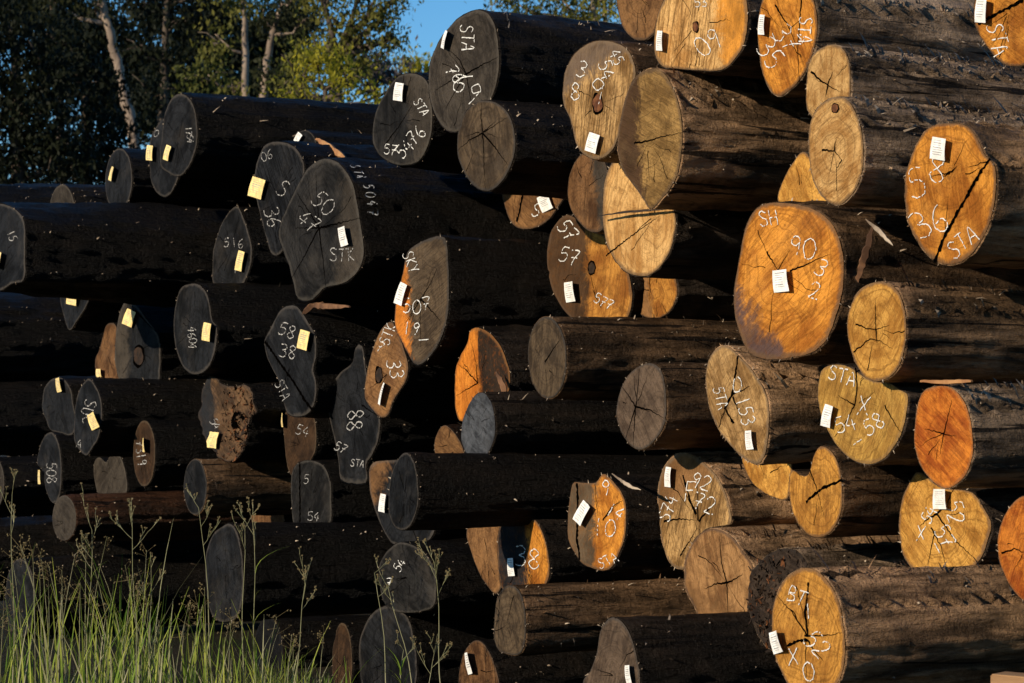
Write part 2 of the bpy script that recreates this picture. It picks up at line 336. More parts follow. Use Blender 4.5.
G('L46', '378,570 383,556 393,545 403,542 418,548 430,560 436,580 434,605 420,612 395,612 382,600', 'char2', 'round grey log end with two chalk scribbles, behind the dry weed stalks', text=[('54',400,565,9,-60),('7',390,582,9,0)], nc=3)
G('L47', '358,650 362,630 370,615 382,606 395,606 408,618 414,640 417,665 413,695 400,708 375,708 362,690', 'char', 'dark grey log end at the bottom edge directly below the round scribbled one', nc=3)
G('L48', E(342,662,10,40), 'darkbrown', 'narrow pointed brown log end in shadow at the bottom among the grass', nc=2)
# ---- right hand side
G('L49', '562,90 565,70 575,52 590,42 607,40 625,47 634,62 635,78 628,100 622,120 617,140 610,153 597,160 585,156 576,145 570,120 563,105', 'tan2', 'pear shaped tan log end with a brown knot hole and white tag at its bottom',
  tag=(595,143,13,19,15), text=[('3',583,68,16,20),('8',576,91,17,0),('9',598,90,26,10),('54',607,70,14,70),('45',618,57,11,65)], hole=(598,104,6,11), nc=3, bark='brown', stain_shade=((-.3,-1),.55,'greybrown3'))
G('L50', E(642,-8,26,49,2), 'brown2', 'brown log end cut by the top edge, left of the big tan end chalked 09', nc=5)
G('L51', '653,50 655,25 663,0 680,-25 700,-40 725,-40 742,-20 748,10 746,35 738,55 722,70 700,71 675,69 660,66', 'tan', 'big ridged tan log end at the top edge chalked 09 with a round dark pith',
  tag=(663,41,10,20,5), text=[('09',708,42,20,-28),('53',701,2,9,-10)], pith=(696,26), nc=7, hole=(696,27,3.5,6), stain_shade=((1,-.1),.55,'orange'))
G('L52', '617,150 619,125 624,100 632,80 645,69 658,68 668,78 677,98 682,125 681,155 675,180 663,198 650,210 643,200 632,185 622,170', 'olive', 'thick sunlit brown log with an olive tan end crossed by one level crack, no tag',
  stain_shade=((-1,.1),.2,'darkbrown'), pith=(649,140), cracks=[(1.8,'634,143 648,141 664,136 682,133')], nc=4, bark='lit')
G('L53', '602,200 604,180 610,165 620,158 640,165 665,190 675,215 674,235 668,255 655,272 640,277 622,270 608,250 602,225', 'tan', 'tan log end crossed by a dark stick and a slanting straight crack',
  pith=(655,215), nc=6, cracks=[(1.7,'606,256 625,241 645,226 660,216')])
G('L54', '567,190 570,172 577,158 585,152 600,155 608,175 606,210 602,230 590,232 578,222 570,208', 'brown', 'brown streaked log end below the pear shaped tan one, no tag', nc=3, stain_shade=((1,-.3),.4,'greybrown'))
G('L55', '546,255 549,235 556,222 568,214 590,228 610,240 625,265 632,290 630,312 620,325 590,330 570,318 556,300 548,278', 'orange2', 'log end half dark brown half orange, white tag, black hollow at its heart',
  tag=(573,292,13,20,-5), stain_shade=((-1,.0),.0,'darkbrown'), text=[('57',569,230,15,50),('57',570,256,15,10),('577',604,302,10,28)], hole=(592,268,4,7), nc=3)  # dark left half is painted-in shadow
G('L56', E(653,290,24,29), 'orange2', 'low golden log end with no tag, right of the half brown half orange one', nc=3, cracks=[(1.5,'650,275 650,300')], stain_shade=((-1,.2),.2,'brown2'))
G('L57', '502,194 504,205 510,222 520,229 535,228 548,220 558,207 564,194 558,175 530,165 508,175', 'brown2', 'lower half of a brown log end with a white tag, surrounded by black',
  tag=(547,203,13,16,-20), text=[('S',537,210,13,10)], cracks=[(3,'524,190 520,210 517,222')], nc=2)
G('L58', '757,30 760,5 770,-15 785,-22 805,-15 815,5 817,30 812,55 803,75 790,90 778,97 768,88 760,65', 'orange', 'orange log end at the top edge chalked 35 37 STA with a long upright crack',
  tag=(765,25,10,20,5), text=[('35',771,53,21,50),('37',788,38,20,60),('STA',806,30,13,95)], cracks=[(2,'803,-15 800,20 798,50 799,85'),(1.8,'775,5 788,25 797,48')], nc=3, bark='chip')
G('L59', '806,85 808,65 815,52 830,44 842,48 849,62 850,90 846,115 830,130 812,118 806,105', 'tan', 'plain tan log end with three way crack, upper of two tagless ends at top right',
  pith=(828,85), cracks=[(2.2,'811,72 820,80 828,85 840,92'),(1.8,'828,85 833,72'),(2.2,'828,85 826,98')], nc=1, bark='chip')
G('L60', '808,150 809,125 817,107 830,98 843,97 853,107 860,125 863,150 861,175 853,193 840,205 828,203 817,190 810,172', 'tan', 'plain tan oval log end, small star crack, lower of two tagless ends at top right',
  pith=(834,151), cracks=[(2,'822,150 834,151 842,160'),(1.8,'834,151 836,138'),(1.5,'842,160 836,170')], nc=1, bark='chip', hole=(835,108,4,5))
G('L61', '777,200 783,180 792,163 803,151 815,165 830,190 830,215 815,225 790,222', 'gold', 'pale golden log end peeping out from behind the lower tagless tan oval', nc=3)
G('L62', '904,190 906,170 915,145 927,128 945,123 965,125 977,138 985,155 994,165 996,185 992,215 982,240 968,258 950,266 935,262 922,250 910,230 905,210', 'orange', 'large orange log end chalked 58 36 STA with one deep diagonal split',
  tag=(942,149,18,22,8), text=[('5',918,184,30,-12),('8',938,168,28,12),('36',930,222,27,-25),('STA',963,242,17,-35)], pith=(951,172), cracks=[(3.4,'990,158 978,176 962,205 948,230 934,262'),(2,'951,172 957,166'),(1.8,'951,172 942,178'),(1.5,'951,172 930,177')], nc=3, bark='lit')
G('L63', '973,15 975,-5 985,-25 1005,-35 1030,-30 1045,0 1045,35 1035,60 1015,67 1000,62 985,45 976,30', 'orange', 'orange log end in the top right corner chalked STA with a slanting crack',
  tag=(985,11,15,24,5), text=[('STA',999,39,16,75)], cracks=[(3,'978,24 1000,12 1024,0')], nc=4)
G('L65', '733,290 738,260 744,230 752,212 765,203 785,202 810,207 830,220 840,240 844,265 842,295 835,320 827,340 813,353 795,358 772,361 750,355 740,335 734,315', 'orange', 'widest orange log end chalked SH 90 with purple staining and thick bark at its left',
  tag=(784,281,18,22,-4), stain_shade=((-.7,.75),.62,'purple'), text=[('SH',769,218,15,-8),('90',803,246,21,5),('3',822,268,17,30),('2',815,291,17,20)], pith=(778,270), cracks=[(2,'767,252 773,262 779,272'),(1.8,'790,271 808,264 828,255'),(1.2,'778,270 790,250')], nc=4, bark='brown')
G('L66', '846,325 850,305 858,291 870,283 885,282 897,290 904,308 906,330 903,355 895,372 882,381 868,380 856,365 849,345', 'gold', 'plain golden oval log end, star cracks, long sunlit chip marked body, no tag',
  pith=(876,330), cracks=[(1.5,'856,324 868,329 876,330 890,325'),(2,'876,330 877,343'),(1.5,'854,352 870,339 880,341 893,349'),(1.2,'876,330 875,298'),(1.2,'868,370 872,345')], nc=2, bark='lit')
G('L67', '817,400 818,380 824,367 845,365 870,380 890,383 900,390 908,395 906,415 900,437 885,458 868,465 848,458 832,440 822,420', 'olive2', 'yellow tan log end chalked with X 58 and STA under the plain golden oval',
  tag=(830,416,12,22,12), text=[('STA',843,376,14,12),('X',865,404,20,10),('58',874,424,16,-25),('54',846,424,16,-15),('1',857,443,11,60)], pith=(856,405), cracks=[(2.2,'856,368 857,388 855,405 846,422 834,438'),(1.6,'885,405 893,420 903,435'),(1.5,'855,405 838,395')], nc=2)
G('L68', '914,440 916,410 922,392 935,386 950,387 963,400 971,425 973,450 968,470 958,483 945,489 930,480 918,462', 'redorange', 'reddish orange plain log end with a dark ring near its edge and no tag',
  pith=(944,434), cracks=[(1.5,'944,434 948,418 952,400'),(1.5,'944,434 934,431 924,428'),(1.2,'944,434 940,455'),(1.2,'944,434 956,436')], nc=2, bark='chip')
G('L69', '898,525 901,500 910,480 918,471 930,480 945,488 965,490 975,495 985,510 991,522 988,540 980,560 960,575 920,575 905,560 900,545', 'gold', 'golden log end, white tag at its top, branching cracks, under the reddish plain one',
  tag=(943,499,16,20,0), text=[('X',922,532,16,10),('54',929,514,12,-60),('52',956,512,17,75),('57',946,536,16,60),('1',938,548,12,-30)], pith=(937,514), cracks=[(2.2,'937,514 928,519 920,526'),(2.2,'937,514 947,504 955,486'),(1.8,'937,514 955,540 978,562'),(1.6,'931,528 942,548 946,570'),(1.5,'935,530 928,565')], nc=1)
G('L70', '997,545 1000,525 1010,505 1025,495 1045,505 1055,550 1045,590 1028,603 1012,590 1001,568', 'redorange', 'orange log end cut by the right edge above the bottom corner', cracks=[(1.8,'1002,553 1015,549 1026,553 1030,560')], nc=3, bark='dark')
G('L71', '788,490 791,470 800,475 808,474 814,455 820,446 830,450 838,465 842,490 840,515 830,533 815,538 802,530 792,512', 'gold2', 'plain golden log end with a notch bitten from its top left',
  pith=(818,490), cracks=[(2.4,'806,502 814,495 822,488 842,480'),(1.3,'810,470 817,490 824,515')], nc=1, bark='brown')
G('L72', '742,462 750,480 760,490 772,497 785,500 790,490 792,458 785,445 760,440 745,450', 'gold', 'small golden wedge of a log end left of the notched golden one', nc=1)
G('L73', '705,380 708,360 716,348 727,345 738,355 752,370 764,390 769,410 768,435 765,455 757,465 745,460 732,448 718,430 708,405', 'tan2', 'pale slanted oval log end with a forked split and a white tag near its foot',
  tag=(752,440,10,19,-4), text=[('5TA',721,398,11,75),('0',738,384,15,10),('153',746,411,14,75)], pith=(733,395), cracks=[(2.4,'738,356 735,378 732,395 725,408 734,424'),(2,'732,394 742,391 750,386'),(2,'733,397 742,418')], nc=2, bark='lit')
G('L74', '657,500 660,475 668,460 682,452 697,458 712,470 722,485 729,505 731,523 722,526 705,530 697,545 688,565 678,570 667,560 660,535', 'tan2', 'ridged tan log end chalked F 92 72, white tag at its upper left',
  tag=(671,477,9,20,4), text=[('S74',668,508,13,-70),('F',691,491,20,5),('92',702,481,15,25),('72',705,504,17,20)], pith=(697,520), cracks=[(2.4,'683,475 690,500 696,514'),(2,'664,521 680,519 696,520'),(2.2,'699,521 706,512 716,502'),(1.8,'698,520 698,500 697,482'),(1.6,'680,556 690,540 697,528')], nc=3, bark='lit', stain_shade=((-.4,-1),.5,'brown2'))
G('L75', '683,575 686,555 697,535 712,528 730,535 745,555 753,568 750,590 748,615 750,634 735,640 705,635 695,610 686,592', 'tan3', 'plain tan log end, small star crack, left of the rough dark brown end',
  pith=(727,583), cracks=[(1.8,'727,583 722,565 719,536'),(2,'727,583 715,584 705,589'),(1.8,'727,583 735,579 743,574'),(1.5,'727,583 728,620')], nc=2, bark='lit', stain_shade=((-.3,1),.35,'brown2'))
G('L76', '771,620 774,600 783,580 797,569 812,568 827,580 838,600 843,625 845,650 842,672 833,690 815,700 797,695 782,675 773,650', 'gold2', 'golden oval log end at bottom right chalked BT 52 X 0, tag at left',
  tag=(780,642,14,22,-12), text=[('BT',798,595,15,20),('1',809,611,15,0),('52',818,644,19,50),('X',794,657,18,0),('0',809,672,19,0)], pith=(808,636), cracks=[(2.6,'808,636 805,612 809,582'),(2,'808,636 792,612 776,595'),(1.8,'805,636 822,636 842,633'),(2.6,'808,640 798,641 788,646'),(2,'808,640 815,652 824,661'),(1.2,'806,640 806,690')], nc=2, bark='lit')
G('L76b', '747,600 750,578 760,560 775,550 790,548 805,560 812,600 800,650 770,650 755,630', 'barkend', 'rough dark brown log end without tag behind the golden oval at the bottom right', nc=2, bark='chip')
LAM = {'O0': 0.008, 'O1': 0.079, 'O2': 0.02, 'O3': -0.013, 'O4': -0.449, 'L1': -1.03, 'L2': -0.005, 'L3': 0.011, 'L4': 0.075, 'L5': -0.066, 'L6': 0.188, 'L7a': 0.347, 'L7b': 0.287, 'L8': -0.036, 'L9': 0.364, 'L10': 0.06, 'L11': -0.277, 'L12': 0.176, 'L13': 0.445, 'L14': -0.012, 'L15': 0.066, 'L16': -0.027, 'L17': -0.111, 'L18': -0.001, 'L19': -0.665, 'L20': 0.746, 'L21': 0.103, 'L22': -0.03, 'L23': 0.503, 'L24': 0.112, 'L25': 0.031, 'L26': -0.056, 'L27': -0.011, 'L29': 0.072, 'L30': 0.079, 'L31': 0.16, 'L32': 0.309, 'L33': 0.184, 'L34': 0.182, 'L35': -0.659, 'L36': 0.076, 'L37': -0.069, 'L38': 0.187, 'L39': 0.015, 'L40': 0.011, 'L41': 0.128, 'L42a': 0.227, 'L42b': 0.142, 'L43': -0.134, 'L44': 0.013, 'L45': -0.724, 'L46': -0.019, 'L47': 0.063, 'L48': 0.064, 'L49': -0.11, 'L50': 0.106, 'L51': -0.002, 'L52': -0.111, 'L53': 0.18, 'L54': 0.304, 'L55': 0.822, 'L56': 0.934, 'L57': 0.792, 'L58': 0.007, 'L59': -0.002, 'L60': -0.154, 'L61': 0.345, 'L62': 0.006, 'L63': 0.056, 'L65': -0.082, 'L66': -0.141, 'L67': -0.004, 'L68': -0.032, 'L69': 0.292, 'L70': 0.002, 'L71': 0.011, 'L72': 0.441, 'L73': 0.011, 'L74': 0.366, 'L75': 0.174, 'L76': -0.721, 'L76b': -0.043, 'O5': 0.25, 'O6': 0.35}
# ------------------------------------------------------------------ logs
W = dict(  # main, blotch, edge, edge strength, wear
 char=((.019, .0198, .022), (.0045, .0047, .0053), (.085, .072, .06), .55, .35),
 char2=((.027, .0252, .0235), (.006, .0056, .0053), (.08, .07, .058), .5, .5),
 grey=((.10, .105, .115), (.035, .037, .042), (.05, .05, .055), .7, .3),
 greybrown=((.062, .050, .038), (.028, .022, .017), (.08, .068, .055), .6, .25),
 greybrown2=((.125, .085, .050), (.055, .037, .023), (.045, .04, .036), .8, .4),
 greybrown3=((.155, .105, .07), (.08, .053, .036), (.06, .05, .042), .8, .4),
 darkbrown=((.075, .04, .02), (.03, .017, .01), (.09, .065, .042), .6, .2),
 brown=((.22, .11, .046), (.08, .036, .015), (.07, .05, .036), .7, .3),
 brown2=((.27, .135, .052), (.13, .06, .024), (.09, .06, .04), .7, .35),
 tan=((.68, .40, .15), (.46, .22, .062), (.16, .10, .055), .8, .1),
 tan2=((.54, .32, .125), (.26, .135, .045), (.17, .115, .07), .8, .3),
 tan3=((.38, .20, .078), (.20, .092, .034), (.10, .06, .038), .85, .3),
 gold=((.74, .38, .082), (.47, .20, .036), (.17, .10, .055), .85, .25),
 gold2=((.62, .29, .055), (.38, .155, .028), (.18, .10, .05), .85, .1),
 olive=((.36, .21, .07), (.19, .105, .034), (.10, .065, .04), .7, .35),
 olive2=((.58, .33, .075), (.38, .19, .04), (.22, .13, .06), .7, .2),
 orange=((.70, .285, .042), (.40, .13, .018), (.13, .075, .04), .85, .25),
 orange2=((.58, .26, .05), (.32, .115, .022), (.10, .06, .035), .75, .15),
 redorange=((.68, .22, .03), (.38, .085, .014), (.30, .13, .05), .7, .18),
 vivid=((.75, .26, .035), (.60, .17, .02), (.20, .09, .03), .7, .0),
 rotten=((.16, .09, .045), (.05, .03, .018), (.04, .03, .025), .7, .2),
 barkend=((.075, .05, .034), (.028, .019, .014), (.03, .022, .017), .9, .1),
 black2=((.03, .02, .013), (.015, .01, .007), (.02, .018, .016), .4, .1),
 black=((.008, .008, .009), (.004, .004, .004), (.02, .018, .016), .4, .1),  # wood of the filler logs, shade put into the colour
 purple=((.11, .065, .055), (.05, .035, .04), (.05, .04, .04), .5, .1))
BK = dict(dark=(.030, .021, .015), brown=(.20, .115, .06), lit=(.50, .295, .155), red=(.075, .032, .016), chip=(.42, .285, .18))  # lit and chip brightened to paint sun on right-hand trunks

def spline(P, n):
    m = len(P); out = []
    for i in range(m):
        p0, p1, p2, p3 = P[i-1], P[i], P[(i+1) % m], P[(i+2) % m]
        for k in range(8):
            t = k/8
            out.append(tuple(.5*((2*p1[q])+(-p0[q]+p2[q])*t+(2*p0[q]-5*p1[q]+4*p2[q]-p3[q])*t*t+(-p0[q]+3*p1[q]-3*p2[q]+p3[q])*t**3) for q in (0, 1)))
    # even resample by length
    L = [0]
    for i in range(len(out)):
        a, b = out[i], out[(i+1) % len(out)]
        L.append(L[-1]+math.hypot(a[0]-b[0], a[1]-b[1]))
    res = []; j = 0
    for k in range(n):
        d = L[-1]*k/n
        while L[j+1] < d: j += 1
        a, b = out[j], out[(j+1) % len(out)]; u = (d-L[j])/max(1e-9, L[j+1]-L[j])
        res.append((a[0]+(b[0]-a[0])*u, a[1]+(b[1]-a[1])*u))
    return res

GL = {'0': [[(.3, 1), (.08, .8), (.02, .45), (.12, .08), (.32, 0), (.52, .15), (.6, .5), (.5, .85), (.3, 1)]],
 '1': [[(.25, 1), (.3, 0)]],
 '2': [[(.05, .78), (.2, .98), (.45, .95), (.52, .72), (.3, .35), (.04, .03), (.58, .06)]],
 '3': [[(.06, .92), (.3, 1), (.5, .84), (.45, .64), (.22, .53), (.48, .44), (.56, .2), (.36, 0), (.06, .06)]],
 '4': [[(.35, 1), (.03, .42), (.55, .38)], [(.42, .68), (.38, 0)]],
 '5': [[(.52, .98), (.16, .96), (.1, .56), (.36, .6), (.54, .38), (.44, .08), (.2, 0), (.03, .1)]],
 '6': [[(.48, 1), (.2, .75), (.06, .35), (.18, .04), (.42, .02), (.54, .25), (.4, .46), (.14, .36)]],
 '7': [[(.04, .97), (.55, .97), (.3, .45), (.22, 0)], [(.12, .5), (.48, .52)]],
 '8': [[(.3, .52), (.08, .76), (.28, 1), (.5, .8), (.3, .52), (.06, .26), (.3, 0), (.56, .22), (.3, .52)]],
 '9': [[(.5, .72), (.3, .52), (.1, .7), (.26, .98), (.5, .85), (.5, .6), (.42, 0)]],
 'S': [[(.54, .88), (.3, 1), (.1, .82), (.24, .58), (.5, .4), (.46, .1), (.2, 0), (.02, .14)]],
 'T': [[(0, .95), (.6, .98)], [(.3, .96), (.28, 0)]],
 'A': [[(.02, 0), (.3, 1), (.56, 0)], [(.12, .36), (.48, .38)]],
 'K': [[(.08, 1), (.06, 0)], [(.5, .96), (.1, .48), (.55, 0)]],
 'X': [[(.04, .96), (.55, .04)], [(.52, 1), (.05, 0)]],
 'Y': [[(.03, 1), (.3, .55)], [(.56, 1), (.28, .5), (.2, 0)]],
 'C': [[(.54, .86), (.3, 1), (.06, .7), (.08, .25), (.3, 0), (.54, .12)]],
 'U': [[(.06, 1), (.06, .25), (.28, 0), (.5, .22), (.54, 1)]],
 'F': [[(.1, 1), (.08, 0)], [(.08, .98), (.55, 1)], [(.08, .54), (.44, .56)]],
 'H': [[(.06, 1), (.06, 0)], [(.52, 1), (.5, 0)], [(.06, .5), (.52, .52)]],
 'B': [[(.08, 0), (.1, 1), (.42, .92), (.44, .64), (.12, .54), (.5, .4), (.5, .12), (.08, 0)]],
 'L': [[(.1, 1), (.06, .04), (.55, 0)]]}

def ribbon(mb, pts, w, m=0, taper=False, jag=0.0, rng=random):
    """flat ribbon through local (x,y,z) points lying on the end face"""
    n = len(pts); prev = None
    for i in range(n):
        a = pts[max(i-1, 0)]; b = pts[min(i+1, n-1)]
        dx, dz = b[0]-a[0], b[2]-a[2]; l = math.hypot(dx, dz) or 1
        nx, nz = -dz/l, dx/l
        ww = w*(1-.85*i/(n-1)) if taper else w*rng.uniform(.5, 1.4)
        j = rng.uniform(-jag, jag)
        p = pts[i]
        cur = (mb.vert((p[0]+nx*(ww/2+j), p[1], p[2]+nz*(ww/2+j))), mb.vert((p[0]-nx*(ww/2-j), p[1], p[2]-nz*(ww/2-j))))
        if prev: mb.face([prev[0], prev[1], cur[1], cur[0]], m)
        prev = cur
def refine(pts, step):
    out = []
    for i in range(len(pts)-1):
        a, b = pts[i], pts[i+1]; k = max(1, int(math.hypot(a[0]-b[0], a[1]-b[1])/step))
        for q in range(k): out.append((a[0]+(b[0]-a[0])*q/k, a[1]+(b[1]-a[1])*q/k))
    out.append(pts[-1]); return out
def smooth_open(P):
    if len(P) < 3: return refine(P, .12)
    out = []
    Q = [P[0]]+list(P)+[P[-1]]
    for i in range(1, len(Q)-2):
        p0, p1, p2, p3 = Q[i-1:i+3]
        for k in range(5):
            t = k/5
            out.append(tuple(.5*((2*p1[q])+(-p0[q]+p2[q])*t+(2*p0[q]-5*p1[q]+4*p2[q]-p3[q])*t*t+(-p0[q]+3*p1[q]-3*p2[q]+p3[q])*t**3) for q in (0, 1)))
    out.append(P[-1]); return out

SEG = 72
YS = [.004, .018, .04, .07]+[.07+.04*k for k in range(1, 56)]+[2.35, 2.5, 2.7, 2.95, 3.3, 3.7, 4.2, 5.0]
LOGROOT = {}
def make_log(L):
    rng = random.Random(L['id'])
    lam = LAM[L['id']]
    poly = L['poly']
    cx = (max(p[0] for p in poly)+min(p[0] for p in poly))/2; cy = (max(p[1] for p in poly)+min(p[1] for p in poly))/2
    base = on_plane(cx, cy, P0+AX*lam, AX)
    ta, tb = rng.uniform(-.07, .07), rng.uniform(-.06, .06)
    nrm = AX+TX*ta+UP*tb
    def loc(px, py):
        q = on_plane(px, py, base, nrm)-base
        return q.dot(TX), q.dot(UP)
    pl = [loc(*p) for p in spline(poly, SEG)]
    pith = loc(*L['pith']) if L['pith'] else (rng.uniform(-.03, .03), rng.uniform(-.04, .04))
    R0 = sum(math.hypot(x-pith[0], z-pith[1]) for x, z in pl)/SEG
    sd = rng.uniform(0, 90)
    amp = .022 if L['wood'] in ('rotten', 'barkend') else .0028
    fq = 14 if amp > .01 else 9
    def fy(x, z):
        return -(ta*x+tb*z)+amp*noise.noise((x*fq+sd, z*fq, sd*1.7))+.5*amp*noise.noise((x*34+sd, z*34, sd))
    pl = [(x*(1+.012*noise.noise((x*16+sd, z*16, 0))), z*(1+.012*noise.noise((x*16, z*16+sd, 3)))) for x, z in pl]
    root = empty('sawn_log', base, -TH)
    prop(root, L['label'], 'log', 'sawn logs in the stack')
    LOGROOT[L['id']] = root
    main, blot, edge, rimf, wear = W[L['wood']]
    j = rng.uniform(.9, 1.1)
    # ---- sawn end
    mb = MB(); fr = [.12, .25, .4, .55, .7, .82, .91, .97, .985]
    uvs = [(0., 0.)]; rim = [0.]
    c0 = mb.vert((pith[0], fy(*pith), pith[1])); last = None
    for f in fr:
        cur = []
        for x, z in pl:
            X, Z = pith[0]+(x-pith[0])*f, pith[1]+(z-pith[1])*f
            cur.append(mb.vert((X, fy(X, Z)+(.003 if f == .985 else 0), Z)))
            uvs.append(((X-pith[0])/R0, (Z-pith[1])/R0)); rim.append(f/.985)
        for k in range(SEG):
            k2 = (k+1) % SEG
            if last is None: mb.face([c0, cur[k2], cur[k]], 0, True)
            else: mb.face([last[k], last[k2], cur[k2], cur[k]], 0, True)
        last = cur
    nface = len(mb.v)
    for w, pts in L['cracks']:
        pp = [loc(*p) for p in pts]; pp = refine(pp, .012)
        ppm = F/(base.y); ww = w/ppm*1.15
        ribbon(mb, [(x+rng.uniform(-.003, .003), fy(x, z)-.0016, z+rng.uniform(-.003, .003)) for x, z in pp], ww, 1, taper=(w < 2.3), jag=.0015, rng=rng)
    for k in range(L['nc']+(3 if cx < 450 else 1)):     # fine radial checks
        a = rng.uniform(0, 2*math.pi); r0 = rng.uniform(.03, .35)*R0; r1 = rng.uniform(.5, .95)*R0
        e = pl[min(range(SEG), key=lambda q: abs(math.remainder(math.atan2(pl[q][1]-pith[1], pl[q][0]-pith[0])-a, 2*math.pi)))]
        el = math.hypot(e[0]-pith[0], e[1]-pith[1]); r1 = min(r1, el*.95); r0 = min(r0, r1*.7)
        pts = []; aa = a
        for q in range(9):
            rr = r0+(r1-r0)*q/8; aa += rng.uniform(-.05, .05)
            X, Z = pith[0]+math.cos(aa)*rr, pith[1]+math.sin(aa)*rr; pts.append((X, fy(X, Z)-.0013, Z))
        if rng.random() < .5: pts.reverse()
        ribbon(mb, pts, rng.uniform(.003, .0065), 1, taper=True, jag=.001, rng=rng)
    if L['hole']:
        hx, hy, rw, rh = L['hole']
        for sc_, dy, mi in ((1.0, -.0018, 1), (.8, -.003, 3 if L['wood'] in ('tan2', 'tan') else 2)):
            idx = []
            for k in range(22):
                a = 2*math.pi*k/22; s_ = sc_*(1+.28*noise.noise((math.cos(a)*1.6+sd, math.sin(a)*1.6, sd+mi)))
                X, Z = loc(hx+rw*s_*math.cos(a), hy+rh*s_*math.sin(a)); idx.append(mb.vert((X, fy(X, Z)+dy, Z)))
            mb.face(idx, mi)
    if L['wood'] in ('rotten', 'barkend'):
        for k in range(420):
            i = rng.randrange(SEG); f = math.sqrt(rng.random()); X, Z = pith[0]+(pl[i][0]-pith[0])*f, pith[1]+(pl[i][1]-pith[1])*f
            if L['wood'] == 'rotten' and X < -.06+rng.uniform(-.05, .05): continue
            p = Vector((X, fy(X, Z), Z)); d = Vector((rng.gauss(0, .5), -rng.random(), rng.gauss(0, 1))).normalized()*rng.uniform(.01, .035); q = d.cross(Vector((rng.gauss(0, 1), rng.gauss(0, 1), rng.gauss(0, 1)))).normalized()*rng.uniform(.003, .009)
            mb.face([mb.vert(p-q), mb.vert(p+q), mb.vert(p+d+q*.5), mb.vert(p+d-q*.6)], rng.choice((2, 3, 3, 3, 1)) if L['wood'] == 'rotten' else rng.choice((2, 2, 3, 0)))
    uvs += [(0, 0)]*(len(mb.v)-nface); rim += [0.]*(len(mb.v)-nface)
    ce = mb.build('cut_end', [FACE, CRACK, ROT, KNOT], root)
    me = ce.data
    a1 = me.attributes.new('fuv', 'FLOAT_VECTOR', 'POINT'); a1.data.foreach_set('vector', [q for u in uvs for q in (u[0], u[1], 0.)])
    a2 = me.attributes.new('rim', 'FLOAT', 'POINT'); a2.data.foreach_set('value', rim)
    ce['colA'] = [v*j for v in main]; ce['colB'] = [v*j*(.8 if cx > 450 else 1) for v in blot]; ce['colR'] = list(edge)
    ce['rimf'] = float(rimf); ce['wear'] = float(wear); ce['saw'] = rng.uniform(-1.2, 1.2); ce['sawf'] = .85 if L['id'] in ('L51', 'L74', 'L49', 'L16', 'L35', 'L21') else rng.uniform(.1, .45)
    ce['seed'] = [rng.uniform(0, 60) for _ in range(3)]
    if L['stain_shade']:
        sdv, so, sn = L['stain_shade']; l = math.hypot(*sdv)
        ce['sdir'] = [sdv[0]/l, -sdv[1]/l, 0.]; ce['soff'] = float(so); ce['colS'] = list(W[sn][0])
    else:
        ce['sdir'] = [0., 1., 0.]; ce['soff'] = 9.0; ce['colS'] = list(main)
    # ---- trunk with its bark
    mb = MB(); ccx = sum(p[0] for p in pl)/SEG; ccz = sum(p[1] for p in pl)/SEG
    Rm = math.sqrt(sum((p[0]-ccx)**2+(p[1]-ccz)**2 for p in pl)/SEG)
    jx, jz = rng.uniform(-.03, .03), rng.uniform(-.016, .016)
    tp = rng.uniform(-.02, .012)
    rows = [rng.uniform(.35, .75), rng.uniform(.95, 1.4)] if L['bark'] in ('chip', 'lit') else []
    last = None; lr = []
    rings = [(.014, .955)]+[(y, 1.0) for y in YS]
    for qi, (y, s) in enumerate(rings):
        mph = min(1, y/1.3); cur = []
        for k, (x, z) in enumerate(pl):
            dx, dz = x-ccx, z-ccz; rad = math.hypot(dx, dz); ux, uz = dx/rad, dz/rad
            rr = rad*(1-mph*.55)+Rm*mph*.55
            g = noise.noise((ux*5+sd, uz*5, y*.7))*.014+noise.noise((ux*14+sd, uz*14, y*2.2))*.007+noise.noise((ux*1.3+sd, uz*1.3, y*.8+sd))*.03*mph
            if qi < 3: g *= .35
            if qi > 2 and y < 2.4:
                at_ = math.atan2(uz, ux)
                g += .010*noise.noise((ux*9+sd, uz*9, y*6))+.006*noise.noise((ux*26+sd, uz*26, y*5))+(.004*noise.noise((ux*40, uz*40+sd, y*18)))
                for ra in rows:     # dents torn by the grapple and feed rollers
                    w_ = math.remainder(at_-ra-.05*math.sin(y*2), 2*math.pi)/.13
                    if abs(w_) < 1.6:
                        ph = ((y+w_*.05)*8.3+sd) % 1.0
                        g += math.exp(-w_*w_)*((-.030 if ph < .55 else .020*(1-(ph-.55)/.45)))*(.4+.9*abs(noise.noise((y*3, sd, ra))))*1.2
            rr = rr*s*(1+tp*y)+g*(Rm/.3)
            yy = y+fy(x, z)*(1-mph)
            cur.append(mb.vert((ccx+ux*rr+jx*y, yy, ccz+uz*rr+jz*y)))
        if last:
            for k in range(SEG):
                k2 = (k+1) % SEG
                mb.face([last[k], last[k2], cur[k2], cur[k]], 0, True)
        last = cur; lr.append(cur)
    mb.face(last[::-1], 1)
    # torn fibres and bark flakes standing off the trunk (camera side and top)
    nf = {'dark': 70 if cx < 450 else 120, 'brown': 150, 'lit': 110, 'red': 90, 'chip': 240}[L['bark']]
    def surf(y, a):
        ux, uz = math.cos(a), math.sin(a)
        qi = min(range(len(YS)), key=lambda q: abs(YS[q]-y))+1
        best = max(lr[qi], key=lambda i: (mb.v[i][0]-ccx-jx*y)*ux+(mb.v[i][2]-ccz-jz*y)*uz)
        p = mb.v[best]; return Vector((p[0], y, p[2])), Vector((ux, 0, uz))
